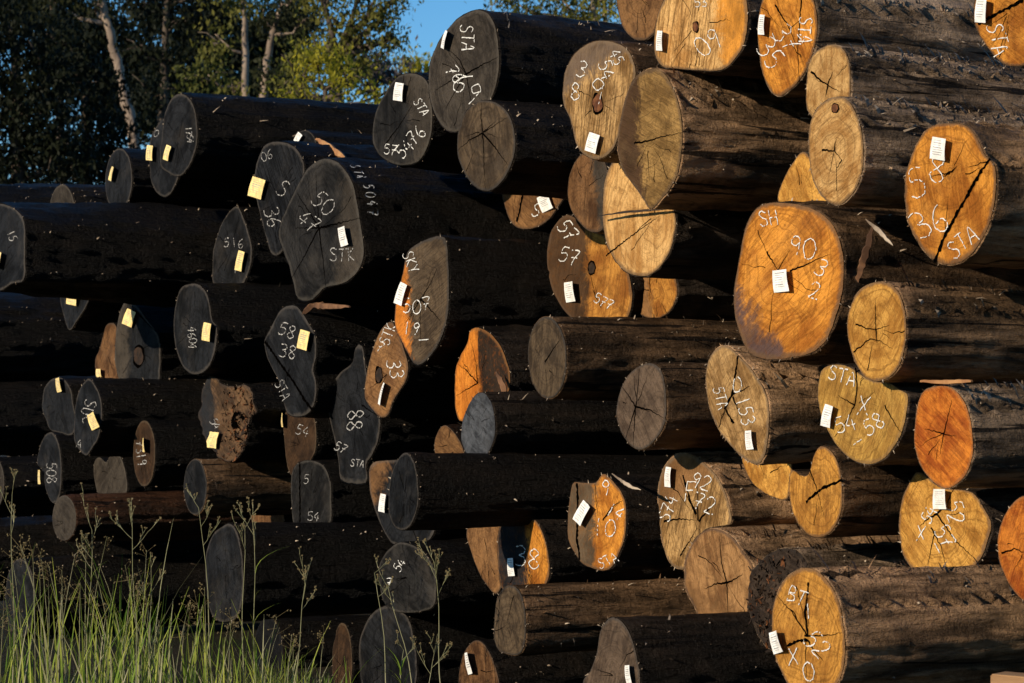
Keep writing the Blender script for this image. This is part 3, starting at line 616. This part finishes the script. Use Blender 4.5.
    for k in range(nf):
        y = rng.uniform(.04, 2.2); a = rng.gauss(.75, .55)
        if rows and k % 2: a = rng.choice(rows)+rng.uniform(-.1, .1)
        p, nn = surf(y, a)
        l = rng.uniform(.008, .035)*(2.4 if rng.random() < .14 else 1); w = rng.uniform(.0015, .006)
        d = Vector((rng.uniform(-.5, .5), rng.uniform(-1, 1), rng.uniform(-.5, .5))).normalized()
        if rows and k % 2: d = Vector((-.45, -.5, .6)).normalized(); w *= 3; l *= 1.7
        d = (d+nn*rng.uniform(.05, .7)).normalized(); sd2 = d.cross(nn).normalized()
        p = p-nn*.004
        e = p+d*l; md = p+d*l*.5+nn*.006
        v = [mb.vert(p-sd2*w), mb.vert(p+sd2*w), mb.vert(md+sd2*w*.8), mb.vert(md-sd2*w*.8), mb.vert(e)]
        mi = 2 if rng.random() < .6 else 0
        mb.face([v[0], v[1], v[2], v[3]], mi); mb.face([v[3], v[2], v[4]], mi)
    for k in range(46):
        i = rng.randrange(SEG); x, z = pl[i]; dx, dz = x-ccx, z-ccz; q = math.hypot(dx, dz)
        nn = Vector((dx/q, 0, dz/q)); tg = Vector((-nn.z, 0, nn.x)); l = rng.uniform(.008, .028); w_ = rng.uniform(.002, .007)
        p = Vector((x, fy(x, z)+rng.uniform(0, .02), z))-nn*.008
        d = (nn+tg*rng.uniform(-.9, .9)+Vector((0, rng.uniform(-.5, .2), 0))).normalized()
        v = [mb.vert(p-tg*w_), mb.vert(p+tg*w_), mb.vert(p+d*l)]
        mb.face(v, 2 if rng.random() < .35 else 0)
    trv = list(mb.v)
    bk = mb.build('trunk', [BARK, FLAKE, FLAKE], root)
    jj = rng.uniform(.75, 1.2); jj *= (.28 if cx < 450 else 3.8 if cx > 620 else .8) if L['bark'] == 'dark' else 1; bk['colA'] = [v*jj for v in BK[L['bark']]]; bk['seed'] = [rng.uniform(0, 40) for _ in range(3)]  # dark bark: shade painted in at left, light at right
    if L['id'] == 'L22':
        mb = MB(); qr = lr[5]; y0 = YS[4]
        ang = sorted(((math.atan2(mb_[2]-ccz, mb_[0]-ccx), math.hypot(mb_[0]-ccx, mb_[2]-ccz)) for mb_ in (trv[i] for i in qr)))
        def radius(a):
            for (a0, r0_), (a1_, r1_) in zip(ang, ang[1:]):
                if a0 <= a <= a1_: return r0_+(r1_-r0_)*(a-a0)/max(1e-6, a1_-a0)
            return ang[0][1]
        a0 = 1.0
        for ch in 'STA 5047':
            for stroke in GL.get(ch, []):
                for sg in [smooth_open(stroke)]:
                    last = None
                    for gx, gy in sg:
                        a = a0-gx*.10; rr = radius(a)+.007; yy = y0+(gy-.5)*.075
                        c_ = Vector((ccx+math.cos(a)*rr, yy, ccz+math.sin(a)*rr)); t_ = Vector((-math.sin(a), 0, math.cos(a)))*.0035+Vector((0, .003, 0))
                        cur = (mb.vert(c_-t_), mb.vert(c_+t_))
                        if last and rng.random() > .12: mb.face([last[0], last[1], cur[1], cur[0]])
                        last = cur
            a0 -= .115
        mb.build('chalk_mark', CHALK, bk)
    # ---- chalk
    if L['text']:
        for s, px, py, h, ang in L['text']:
            mb = MB()
            ca, sa = math.cos(R(ang)), math.sin(R(ang)); wd = h*.62
            for ci, ch in enumerate(s):
                ox = (ci-(len(s)-1)/2)*wd*1.12-wd*.48
                jy = rng.uniform(-.1, .1)*h; jr = rng.uniform(-.12, .12)
                for stroke in GL[ch]:
                    pts = []
                    for gx, gy in smooth_open(stroke):
                        gx += rng.uniform(-.02, .02); gy += rng.uniform(-.02, .02)
                        u = ox+(gx+(gy-.5)*jr)*h; v = -(gy-.5)*h+jy
                        X, Z = loc(px+u*ca-v*sa, py+u*sa+v*ca); pts.append((X, fy(X, Z)-.0042, Z))
                    wpx = (.95 if h < 12 else 1.22)/F*base.y*(.8 if cx < 330 else .92)
                    run = []
                    for q in pts:
                        if noise.noise((q[0]*40+sd, q[2]*40, 7.)) < (-.12 if cx < 330 else -.26) and len(run) > 1:
                            ribbon(mb, run, wpx, 0, rng=rng); run = []
                        run.append(q)
                    if len(run) > 1: ribbon(mb, run, wpx, 0, rng=rng)
            mb.build('chalk_mark', CHALKOLD if cx < 380 else CHALK, ce)
    # ---- stapled paper tag
    if L['tag']:
        px, py, w, h, ang = L['tag']; mb = MB(); ca, sa = math.cos(R(ang)), math.sin(R(ang))
        wk = 1.4 if cx < 300 else 1.12; lift = rng.uniform(.012, .032); curl = rng.uniform(.004, .024); NX, NY = 5, 5
        # widen so that the lifted edge still shows the tag's own width
        def tp_(u, v, off=0.0):
            X, Z = loc(px+(u-.5)*w*wk*ca-(v-.5)*h*sa, py+(u-.5)*w*wk*sa+(v-.5)*h*ca)
            y = fy(X, Z)-.005-lift*u-curl*(u*u)*(1-.5*v)-.004*math.sin(v*3.1)-off
            return (X, y, Z)
        g = [[mb.vert(tp_(u/NX, v/NY)) for u in range(NX+1)] for v in range(NY+1)]
        for v in range(NY):
            for u in range(NX): mb.face([g[v][u], g[v+1][u], g[v+1][u+1], g[v][u+1]], 0, True)
        for q in range(rng.randint(6, 8)):   # printed bars
            v0 = .12+q*.105; 
            if v0 > .86: break
            u0, u1 = (.14, rng.uniform(.6, .86)); hh = rng.choice((.014, .022, .034))
            for s_ in range(3):
                a, b = u0+(u1-u0)*s_/3, u0+(u1-u0)*(s_+1)/3
                mb.quad(tp_(a, v0, .0012), tp_(a, v0+hh, .0012), tp_(b, v0+hh, .0012), tp_(b, v0, .0012), 1)
        mb.build('paper_tag', [SUNPAPER if cx < 300 else PAPER, INK], ce)

for L in LOGS: make_log(L)

# ------------------------------------------------------------------ loose splinters, sticks and strips in the pile
def lamplane(px, py, lam): return on_plane(px, py, P0+AX*lam, AX)
def sliver(name, label, cat, path, width, thick, mat, seedv=1, taper=.3):
    rng = random.Random(seedv); mb = MB(); pts = [lamplane(*p) for p in path]
    o0 = pts[0].copy(); n = len(pts); fine = []
    for i in range(n-1):
        for k in range(6): fine.append(pts[i].lerp(pts[i+1], k/6))
    fine.append(pts[-1]); last = None
    for i, p in enumerate(fine):
        d = (fine[min(i+1, len(fine)-1)]-fine[max(i-1, 0)]).normalized()
        view = (CAM-p).normalized(); a = d.cross(view).normalized(); b = a.cross(d)
        f = i/(len(fine)-1); ww = width*(1-(1-taper)*abs(2*f-1)**2)*rng.uniform(.85, 1.15); p = p+a*rng.uniform(-.1, .1)*width
        q = [mb.vert(p-o0+a*ww/2*sx+b*thick/2*sz) for sx, sz in ((-1, -1), (1, -1), (.8, 1), (-.8, 1))]
        if last:
            for k in range(4): mb.face([last[k], last[(k+1) % 4], q[(k+1) % 4], q[k]])
        else: mb.face(q[::-1])
        last = q
    mb.face(last)
    o = mb.build(name, mat); o.location = o0
    return prop(o, label, cat)
sliver('wood_splinter', 'orange split splinter lying aslant between the tiny dome and the big star cracked grey log', 'splinter', [(317, 139, .42), (331, 149, .40), (347, 160, .38)], .055, .02, PALEWOOD, 2)
sliver('stick', 'thin dark stick lying level across the tan log end with the slanting crack', 'stick', [(598, 216, .12), (625, 212, .12), (652, 210, .12), (680, 207, .12)], 0.013, .012, STICK, 3)
sliver('bark_strip', 'brown hanging strip of bark right of the widest orange log end', 'bark strip', [(872, 226, .0), (868, 246, .0), (862, 265, .02), (856, 285, .02)], .035, .008, STRIP, 4)
sliver('wood_splinter', 'pale pointed splinter hanging aslant above the plain golden oval log end', 'splinter', [(866, 219, -.02), (880, 232, -.02), (893, 246, -.02)], .022, .008, FLAKE, 5, .1)
sliver('wood_splinter', 'flat pale sliver of wood lying on top of the reddish orange plain log end', 'splinter', [(921, 381, -.05), (945, 382, -.05), (972, 381, -.05)], .02, .012, PALEWOOD, 6, .5)
sliver('bark_strip', 'pale curled strip of bark right above the orange log end with the diamond tag', 'bark strip', [(612, 474, .12), (622, 481, .12), (631, 487, .12), (641, 490, .14)], .02, .006, FLAKE, 7, .2)
sliver('bark_strip', 'brown clump of peeled bark below the big star cracked grey log end', 'bark strip', [(300, 318, -.02), (312, 305, -.0), (326, 306, .0), (350, 307, .0)], .05, .012, STRIP, 8, .2)
sliver('bark_strip', 'torn fibre strip sticking down from the bright orange log end', 'bark strip', [(496, 372, .1), (503, 386, .1), (505, 402, .1)], .035, .006, STRIP, 9, .3)
# squared timber lying in the bottom right corner
mb = MB(); p = lamplane(990, 674, -.55)
def bx(mb, x0, x1, y0, y1, z0, z1):
    v = [mb.vert((x, y, z)) for z in (z0, z1) for y in (y0, y1) for x in (x0, x1)]
    for f in ((0, 2, 3, 1), (4, 5, 7, 6), (0, 1, 5, 4), (1, 3, 7, 5), (3, 2, 6, 7), (2, 0, 4, 6)): mb.face([v[k] for k in f])
bx(mb, 0, 1.3, 0, .14, -.09, 0)
bm = bmesh.new(); o = mb.build('timber', mat_simple('sawn_timber', (.36, .21, .10), (.24, .13, .06), 6, stretch=(.3, 1, 3)))
bm.from_mesh(o.data); bmesh.ops.bevel(bm, geom=bm.edges[:], offset=.006, segments=2, affect='EDGES'); bm.to_mesh(o.data); bm.free()
o.location = p; o.rotation_euler = (0, R(1), -TH+R(22)); prop(o, 'squared timber bearer whose top edge shows in the bottom right corner', 'timber')

# ------------------------------------------------------------------ ground
def ground():
    m = NT('bare_soil', .95, .1)
    tc = m.n('ShaderNodeTexCoord').outputs['Object']
    n1 = m.noise(tc, .5, 6, .6); n2 = m.noise(tc, 12, 5, .7)
    c = m.mix(m.step(n1, .4, .62), (.03, .022, .014), (.018, .02, .01))
    c = m.mix(m.math('MULTIPLY', m.step(n2, .5, .7), .6), c, (.02, .015, .01))
    m.link(c, m.b.inputs['Base Color']); m.link(m.bump(n2, .8, .05), m.b.inputs['Normal'])
    mb = MB(); mb.quad((-500, -30, 0), (500, -30, 0), (500, 900, 0), (-500, 900, 0))
    o = mb.build('ground', m.mat); o.location.z = -.09; prop(o, kind='structure')
ground()

# ------------------------------------------------------------------ grass and weeds
GREEN = mat_leaf('grass_blade', (.12, .22, .025), (.40, .42, .08), .35, 3.0)
DRY = mat_leaf('dry_stalk', (.36, .34, .20), (.22, .22, .11), .2, 4.0)
SEED = mat_leaf('seed_head', (.22, .17, .08), (.13, .10, .05), .2, 8.0)
def blade(mb, p, h, w, az, bend, m):
    last = None; n = 5; ca, sa = math.cos(az), math.sin(az)
    for i in range(n+1):
        f = i/n; off = bend*h*f*f; z = h*(f-.25*abs(bend)*f*f)
        c = Vector((p[0]+ca*off, p[1]+sa*off, p[2]+z)); ww = w*(1-f**1.8)*.5+.0006
        cur = (mb.vert((c.x+sa*ww, c.y-ca*ww, c.z)), mb.vert((c.x-sa*ww, c.y+ca*ww, c.z)))
        if last: mb.face([last[0], last[1], cur[1], cur[0]], m)
        last = cur
rng = random.Random(5); mb = MB(); GZ = -.09
for k in range(1350):
    z = rng.uniform(12.2, 16.2); px = rng.triangular(-220, 365, 60) if rng.random() < .72 else rng.gauss(240, 55)
    x = (px-512)/F*z
    clump = noise.noise((x*2.2, z*2.2, 1.))
    if clump < .0 and rng.random() < .85: continue
    if px > 170 and z > 15: continue
    top = 1.0 if px < 130 else 1.0-.42*min(1, (px-130)/200)
    h = rng.uniform(.22, .85)*top*(1+.35*clump)
    if rng.random() < .12: h *= 1.35
    blade(mb, (x, z, GZ), h, rng.uniform(.006, .015), rng.uniform(0, 6.28), rng.uniform(.03, .5), 0 if rng.random() < .72 else 1)
for k in range(520):
    z = rng.uniform(12.0, 15.4); px = rng.uniform(215, 345); x = (px-512)/F*z
    blade(mb, (x, z, GZ), rng.uniform(.15, .5)*(1-.5*max(0, (px-280)/65)), rng.uniform(.004, .01), rng.uniform(0, 6.28), rng.uniform(.05, .6), 0 if rng.random() < .7 else 1)
for k in range(40):   # seeding stems
    z = rng.uniform(12.6, 15.8); px = rng.triangular(-150, 340, 60); x = (px-512)/F*z
    if px > 170 and z > 14.6: continue
    top = 1.0 if px < 150 else .78
    h = rng.uniform(.75, 1.12)*top; az = rng.uniform(0, 6.28); ln = rng.uniform(.02, .2)
    pts = [(x+math.cos(az)*ln*h*(f/5)**2, z+math.sin(az)*ln*h*(f/5)**2, GZ+h*f/5) for f in range(6)]
    mb.tube(pts, [.0032, .003, .0028, .0024, .002, .0012], 4, 1, False)
    tip = Vector(pts[-1])
    for q in range(rng.randint(5, 12)):
        d = Vector((rng.uniform(-1, 1), rng.uniform(-1, 1), rng.uniform(-.2, 1.1))).normalized()*rng.uniform(.02, .11)
        b0 = tip-Vector((0, 0, rng.uniform(0, .1))); e = b0+d
        mb.tube([b0, e], [.0012, .0008], 3, 2, False)
        for r_ in range(2):
            c = e+Vector((rng.uniform(-.01, .01), rng.uniform(-.01, .01), rng.uniform(-.01, .01))); s_ = rng.uniform(.002, .0045)
            mb.face([mb.vert(c+Vector((s_, 0, 0))), mb.vert(c+Vector((0, s_, s_*1.4))), mb.vert(c+Vector((-s_, 0, 0))), mb.vert(c+Vector((0, -s_, -s_*1.4)))], 2)
g = mb.build('grass', [GREEN, DRY, SEED]); prop(g, 'tall rank grass with yellow green blades at the bottom left in front of the logs', 'grass', kind='stuff')

def weed(label, foot, tip, z, heads, lean=0.0, leafy=0, seedv=1):
    rng = random.Random(seedv)
    b = at(foot[0], foot[1], z); b = Vector((b.x, z, GZ)); t = at(tip[0], tip[1], z+lean)
    root = empty('weed_stalk', b); prop(root, label, 'weed', 'dry weed stalks before the pile')
    t = t-b; pts = [Vector((t.x*f**1.3+.008*math.sin(f*9+seedv), t.y*f, t.z*f)) for f in [k/8 for k in range(9)]]
    mb = MB(); mb.tube(pts, [.0048-.0034*k/8 for k in range(9)], 5); mb.build('stem', DRY, root)
    mb = MB()
    def twig(p, d, l, depth):
        q = [p+d*l*f+Vector((0, 0, .25*l*f*f)) for f in (0, .35, .7, 1)]
        mb.tube(q, [.0016, .0014, .0012, .0009], 4, 0, False)
        if depth:
            for k in range(rng.randint(2, 3)):
                dd = (d+Vector((rng.uniform(-.7, .7), rng.uniform(-.7, .7), rng.uniform(-.1, .6)))).normalized()
                twig(q[rng.randint(1, 3)], dd, l*rng.uniform(.4, .65), depth-1)
        else:
            for k in range(3):
                c = q[3]+Vector((rng.uniform(-.006, .006), rng.uniform(-.006, .006), rng.uniform(-.006, .008))); s_ = rng.uniform(.003, .006)
                mb.face([mb.vert(c+Vector((s_, 0, 0))), mb.vert(c+Vector((0, s_, s_))), mb.vert(c+Vector((-s_, 0, 0))), mb.vert(c+Vector((0, -s_, -s_)))], 1)
    for k in range(max(2, heads*6//10)):
        f = 1-.42*k/max(1, heads); i = min(7, int(f*8)); p = pts[i].lerp(pts[i+1], f*8-i) if i < 8 else pts[8]
        twig(p, Vector((rng.uniform(-.8, .8), rng.uniform(-.5, .5), rng.uniform(.4, 1))).normalized(), rng.uniform(.06, .13), 2)
    mb.build('seed_head', [DRY, SEED], root)
    if leafy:
        mb = MB()
        for k in range(leafy):
            p = pts[rng.randint(2, 6)]; blade(mb, p, rng.uniform(.1, .22), .011, rng.uniform(0, 6.28), rng.uniform(.5, 1.1), 0)
        mb.build('leaf', GREEN, root)
weed('dry branching weed stalk before the round scribbled grey log end', (443, 690), (435, 562), 13.6, 9, seedv=1)
weed('pale bare weed stalk left of the round scribbled grey log end, thick at its tip', (391, 690), (376, 573), 13.4, 3, seedv=2)
weed('slender weed stalk leaning left across the dark log end at the bottom edge', (420, 672), (389, 588), 13.8, 5, seedv=3)
weed('green tufted weed with curled leaves at the bottom edge under the scribbled end', (400, 690), (403, 650), 13.2, 4, leafy=9, seedv=4)
weed('short weed with a round brown seed head, right of the green tuft', (428, 690), (431, 662), 13.2, 6, seedv=5)
weed('tall pale weed stalk in front of the large dark end behind the grass', (243, 690), (244, 528), 13.8, 4, seedv=6)
weed('tall green stemmed weed right beside the pale stalk at the large dark end', (256, 690), (253, 520), 13.9, 6, leafy=5, seedv=7)
weed('thin weed stalk reaching up under the ribbed oval log end', (215, 690), (200, 508), 14.0, 5, seedv=8)
weed('branching weed head standing against the black log body, right of the grass', (290, 690), (306, 585), 13.5, 8, seedv=9)
weed('arching stalk at the far left, its head bent over the grass', (14, 690), (12, 494), 13.9, 5, seedv=10)
weed('weed stalk with a fuzzy head under the narrow chalked brown oval', (140, 690), (131, 517), 14.2, 8, seedv=11)
weed('bare grey weed stalk rising from the middle of the grass', (151, 690), (150, 578), 13.3, 5, seedv=12)
weed('reddish topped weed among the grass beside the small domed brown end', (86, 690), (92, 530), 13.7, 9, leafy=4, seedv=13)

# ------------------------------------------------------------------ trees beyond the yard
BARKP = mat_simple('pale_tree_bark', (.32, .24, .18), (.15, .11, .08), 3, stretch=(1, 1, .3))
BARKD = mat_simple('dark_tree_bark', (.10, .075, .055), (.05, .038, .03), 3, stretch=(1, 1, .3))
LF = dict(dark=mat_leaf('shaded_foliage', (.007, .010, .006), (.015, .018, .008), .25),  # shade of neighbouring trees put into the leaf colour
          mid=mat_leaf('mid_foliage', (.07, .08, .02), (.16, .145, .03), .35),
          lime=mat_leaf('lime_foliage', (.26, .25, .022), (.42, .35, .035), .5),
          grey=mat_leaf('twiggy_grey', (.10, .085, .08), (.07, .06, .06), .1),
          far=mat_leaf('far_foliage', (.016, .020, .010), (.034, .036, .013), .3))
def tree(name, label, z, trunk, blobs, leaf, bark, tr=.25, dens=1.0, lsize=.22, seedv=1, limbs=True):
    rng = random.Random(seedv); k = z/F
    P = [at(px, py, z) for px, py in trunk]
    base = Vector((P[-1].x, z, GZ))
    root = empty(name, base); prop(root, label, 'tree' if 'bush' not in name else 'bush', 'trees beyond the log yard')
    path = [Vector((0, 0, 0))]+[p-base for p in P[::-1]]
    mb = MB(); fine = []
    for i in range(len(path)-1):
        for q in range(5): fine.append(path[i].lerp(path[i+1], q/5)+Vector((rng.uniform(-.03, .03), 0, 0)))
    fine.append(path[-1]); n = len(fine)
    mb.tube(fine, [tr*(1-.55*i/(n-1)) for i in range(n)], 9)
    lv = MB()
    for bxp, byp, rx, ry in blobs:
        c = at(bxp, byp, z)-base; RX, RY = rx*k, ry*k; RD = max(RX, RY)*.8
        if limbs:
            a = min(fine, key=lambda q: (q-c).length+abs(q.z-c.z+RY)*.6); m_ = a.lerp(c, .55)+Vector((rng.uniform(-.3, .3), 0, -.2*RY))
            mb.tube([a, m_, c+Vector((0, 0, .3*RY))], [tr*.42, tr*.28, tr*.1], 6)
            for q in range(5):
                d = Vector((rng.gauss(0, 1)*RX, rng.gauss(0, 1)*RD, rng.gauss(.3, .8)*RY))*.55
                mb.tube([m_.lerp(c, .7), c+d*.5+Vector((0, 0, .1)), c+d], [tr*.15, tr*.1, tr*.03], 4)
        nclump = int(max(10, RX*RY*55*dens)); 
        for q in range(nclump):
            while True:
                u = Vector((rng.uniform(-1, 1), rng.uniform(-1, 1), rng.uniform(-1, 1)))
                if u.length < 1: break
            u = u*(.75+.35*noise.noise((u.x*2+seedv, u.y*2, u.z*2+bxp)))
            cc = c+Vector((u.x*RX*1.2, u.y*RD*1.2, u.z*RY*1.2)); cr = rng.uniform(.25, .6)*(z/60)
            for w_ in range(rng.randint(16, 28)):
                d = Vector((rng.gauss(0, 1), rng.gauss(0, 1), rng.gauss(0, .7)))*cr*.6
                p = cc+d
                a = Vector((rng.gauss(0, .6), rng.gauss(0, .6), -1)).normalized() if rng.random() < .6 else Vector((rng.gauss(0, 1), rng.gauss(0, 1), rng.gauss(0, 1))).normalized()
                b = a.cross(Vector((rng.gauss(0, 1), rng.gauss(0, 1), rng.gauss(0, 1)))).normalized()
                l = .72*lsize*rng.uniform(.6, 1.25)*(z/60); w2 = l*rng.uniform(.16, .3)
                lv.face([lv.vert(p-a*l*.5), lv.vert(p+b*w2), lv.vert(p+a*l*.5), lv.vert(p-b*w2)], 0)
    mb.build('trunk', bark, root)
    lv.build('crown', LF[leaf], root)
tree('eucalypt', 'tall eucalypt with a pale leaning bare trunk among the dark trees at left', 66, [(98, -30), (104, 10), (113, 45), (122, 85), (133, 130), (139, 175)],
     [(70, -25, 50, 38), (125, -45, 45, 35), (95, 10, 30, 16), (45, 5, 30, 25)], 'far', BARKP, .2, .5, seedv=1)
tree('dense_tree', 'dense dark tree filling the left edge behind the level logs', 58, [(15, 40), (18, 180)],
     [(10, 40, 45, 50), (15, 120, 60, 55), (-50, 70, 60, 90), (50, 85, 30, 40), (-10, 175, 50, 45), (55, 150, 40, 40)], 'dark', BARKD, .25, 1.5, .24, seedv=2)
tree('dense_tree', 'dark bushy tree between the left edge tree and the pale leaning trunk', 62, [(85, 90), (88, 190)],
     [(85, 90, 38, 45), (105, 150, 40, 45), (70, 175, 45, 40), (60, 45, 35, 30)], 'dark', BARKD, .22, 1.4, .24, seedv=3)
tree('eucalypt', 'loose dark eucalypt with sky showing through, right of the pale leaning trunk', 78, [(168, -10), (165, 60), (163, 110)],
     [(150, 5, 32, 22), (185, 20, 30, 20), (140, 50, 22, 16), (172, 62, 22, 18), (150, 95, 32, 22), (200, -10, 30, 20)], 'dark', BARKD, .2, .7, .24, seedv=4)
tree('eucalypt', 'eucalypt with an upright grey brown trunk left of the sunny green tree', 72, [(242, -40), (244, 20), (246, 105)],
     [(245, 8, 16, 10), (222, -14, 34, 20), (262, -18, 30, 18), (215, 40, 16, 20), (205, 78, 26, 20), (232, 92, 22, 14)], 'mid', BARKP, .14, .6, seedv=5)
tree('eucalypt', 'eucalypt with a leaning forked trunk close behind the sunny green tree', 76, [(281, 5), (272, 35), (267, 60), (262, 110)],
     [(290, 2, 28, 16), (262, 20, 16, 12), (300, 25, 22, 20), (268, 82, 22, 22)], 'far', BARKP, .17, .7, seedv=6)
tree('spreading_tree', 'broad sunny green tree whose right branches overhang the blue sky', 50, [(335, 60), (338, 130)],
     [(318, 52, 32, 26), (345, 22, 36, 22), (300, 82, 32, 24), (362, 45, 26, 24), (374, 12, 16, 12), (392, 42, 8, 11), (383, 22, 8, 8), (345, 70, 26, 20), (322, 0, 36, 20), (360, -6, 28, 12), (394, 4, 8, 6)], 'mid', BARKD, .26, 1.5, .2, seedv=7)
tree('lime_bush', 'yellow green sunlit bush under the broad green tree above the top log', 44, [(325, 90), (326, 130)],
     [(318, 66, 20, 18), (335, 60, 12, 14), (348, 84, 30, 18), (296, 98, 26, 14), (385, 96, 26, 12), (365, 108, 40, 12), (312, 60, 10, 8)], 'lime', BARKD, .1, 1.8, .19, seedv=8)
tree('bare_tree', 'leafless purplish grey twiggy tree beside the open blue sky', 84, [(375, 70), (376, 110)],
     [(374, 66, 14, 20), (385, 78, 10, 14), (362, 80, 12, 16)], 'grey', BARKD, .14, .9, .3, seedv=9)
tree('lime_bush', 'small distant yellow green treetop between the tall grey end and the sky', 95, [(418, 70), (418, 100)],
     [(414, 66, 9, 6), (424, 70, 9, 8), (405, 76, 10, 8)], 'lime', BARKD, .14, 1.4, .2, seedv=10)
tree('eucalypt', 'sunny eucalypt with pale stems behind the top logs right of the open sky', 60, [(592, -30), (594, 10), (592, 60)],
     [(505, 2, 18, 16), (530, 14, 24, 18), (560, 6, 26, 26), (590, 15, 20, 24), (545, 34, 26, 12), (612, -10, 18, 16), (540, -20, 40, 14), (598, 38, 14, 12)], 'mid', BARKP, .12, 1.15, .2, seedv=11)
tree('eucalypt', 'second pale stemmed eucalypt close left of the tall tan end at the top', 63, [(603, -30), (605, 20), (604, 60)],
     [(608, 8, 12, 18), (580, -8, 16, 16), (622, 30, 6, 10)], 'lime', BARKP, .1, .7, .18, seedv=12)
tree('dense_tree', 'far dark tree filling the gap under the loose eucalypt near the top log', 100, [(205, 60), (205, 140)],
     [(195, 92, 34, 18), (235, 98, 36, 18), (150, 110, 40, 30), (275, 95, 26, 24), (120, 95, 26, 26)], 'far', BARKD, .25, 1.5, .24, seedv=13)
tree('dense_tree', 'tall dark far tree between the pale leaning trunk and the upright grey brown trunk', 108, [(178, 20), (178, 120)],
     [(160, 20, 30, 26), (195, 45, 28, 24), (150, 65, 26, 20), (178, 85, 30, 20), (210, 15, 22, 20), (225, 62, 20, 22)], 'dark', BARKD, .25, 1.0, .24, seedv=21)
tree('dense_tree', 'dark far tree filling behind the two grey brown trunks left of the sunny tree', 112, [(255, 20), (255, 120)],
     [(240, 50, 20, 24), (262, 48, 22, 24), (285, 55, 24, 26), (255, 85, 34, 18), (290, 20, 24, 22), (228, 20, 14, 18)], 'far', BARKD, .25, 1.1, .24, seedv=22)
tree('dense_tree', 'dark far tree whose top closes the sky over the left edge trees', 96, [(60, 0), (60, 120)],
     [(40, 10, 40, 28), (95, 25, 30, 26), (10, -10, 40, 25), (120, 55, 28, 26), (128, 100, 26, 28), (70, 60, 40, 30)], 'dark', BARKD, .25, 1.3, .26, seedv=23)
# unseen trees added behind and right of the camera to block low sky light
def shade_woodland():
    rng = random.Random(77); mb = MB()
    for k in range(46):
        A = R(45+165*k/45+rng.uniform(-2, 2)); rad = rng.uniform(36, 46)
        x, y = math.sin(A)*rad, 8+math.cos(A)*rad; H = rng.uniform(17, 24)
        mb.tube([(x, y, GZ), (x+rng.uniform(-.6, .6), y, H*.8)], [.3, .12], 7, 1)
        for q in range(300):
            u = Vector((rng.gauss(0, 1), rng.gauss(0, 1), 0)); zz = rng.uniform(.06, 1)
            wdt = 2.4*math.sin(min(1, zz*1.15)*2.4)+.5
            c = Vector((x+u.x*wdt*.6, y+u.y*wdt*.6, GZ+H*zz)); a = Vector((rng.gauss(0, 1), rng.gauss(0, 1), rng.gauss(0, 1))).normalized(); b = a.orthogonal().normalized(); l = rng.uniform(.35, .8)
            mb.face([mb.vert(c-a*l), mb.vert(c+b*l*.45), mb.vert(c+a*l), mb.vert(c-b*l*.45)], 0)
    prop(mb.build('shade_woodland', [LF['far'], BARKD]), 'unseen dark eucalypts added on the near side to block low sky light', 'shade_woodland', kind='stuff')
shade_woodland()
# ------------------------------------------------------------------ sky, sun, camera
SUN_EL, SUN_OFF = R(17), R(-6.5)
sh = -AX*math.cos(SUN_OFF)-TX*math.sin(SUN_OFF)
S = (sh*math.cos(SUN_EL)+UP*math.sin(SUN_EL)).normalized()
w = bpy.data.worlds.new('World'); scene.world = w; w.use_nodes = True
nt = w.node_tree; bg = nt.nodes['Background']; sky = nt.nodes.new('ShaderNodeTexSky')
sky.sky_type = 'NISHITA'; sky.sun_disc = False; sky.sun_elevation = SUN_EL; sky.sun_rotation = math.atan2(S.x, S.y) % (2*math.pi)
sky.air_density = 1.0; sky.dust_density = 0.0; sky.ozone_density = 4.5
hs = nt.nodes.new('ShaderNodeHueSaturation'); hs.inputs['Saturation'].default_value = 1.2; hs.inputs['Value'].default_value = 1.33
nt.links.new(sky.outputs[0], hs.inputs['Color']); nt.links.new(hs.outputs[0], bg.inputs[0]); bg.inputs[1].default_value = 0.10
sl = bpy.data.lights.new('sun', 'SUN'); sl.energy = 5.0; sl.angle = R(.5); sl.color = (1, .86, .66)
so = bpy.data.objects.new('sun', sl); COL.objects.link(so); so.rotation_euler = S.to_track_quat('Z', 'Y').to_euler(); so.location = (-8, 2, 9)
cd = bpy.data.cameras.new('camera'); cam = bpy.data.objects.new('camera', cd); COL.objects.link(cam)
cam.location = CAM; cam.rotation_euler = (math.pi/2+PIT, 0, 0)
cd.sensor_width = 36; cd.lens = F*36/1024; cd.clip_end = 2000; cd.clip_start = .1
cd.dof.use_dof = True; cd.dof.focus_distance = 13.2; cd.dof.aperture_fstop = 6.3
scene.camera = cam
scene.view_settings.view_transform = 'Standard'; scene.view_settings.look = 'None'
scene.view_settings.exposure = 0.1; scene.view_settings.gamma = 1.0
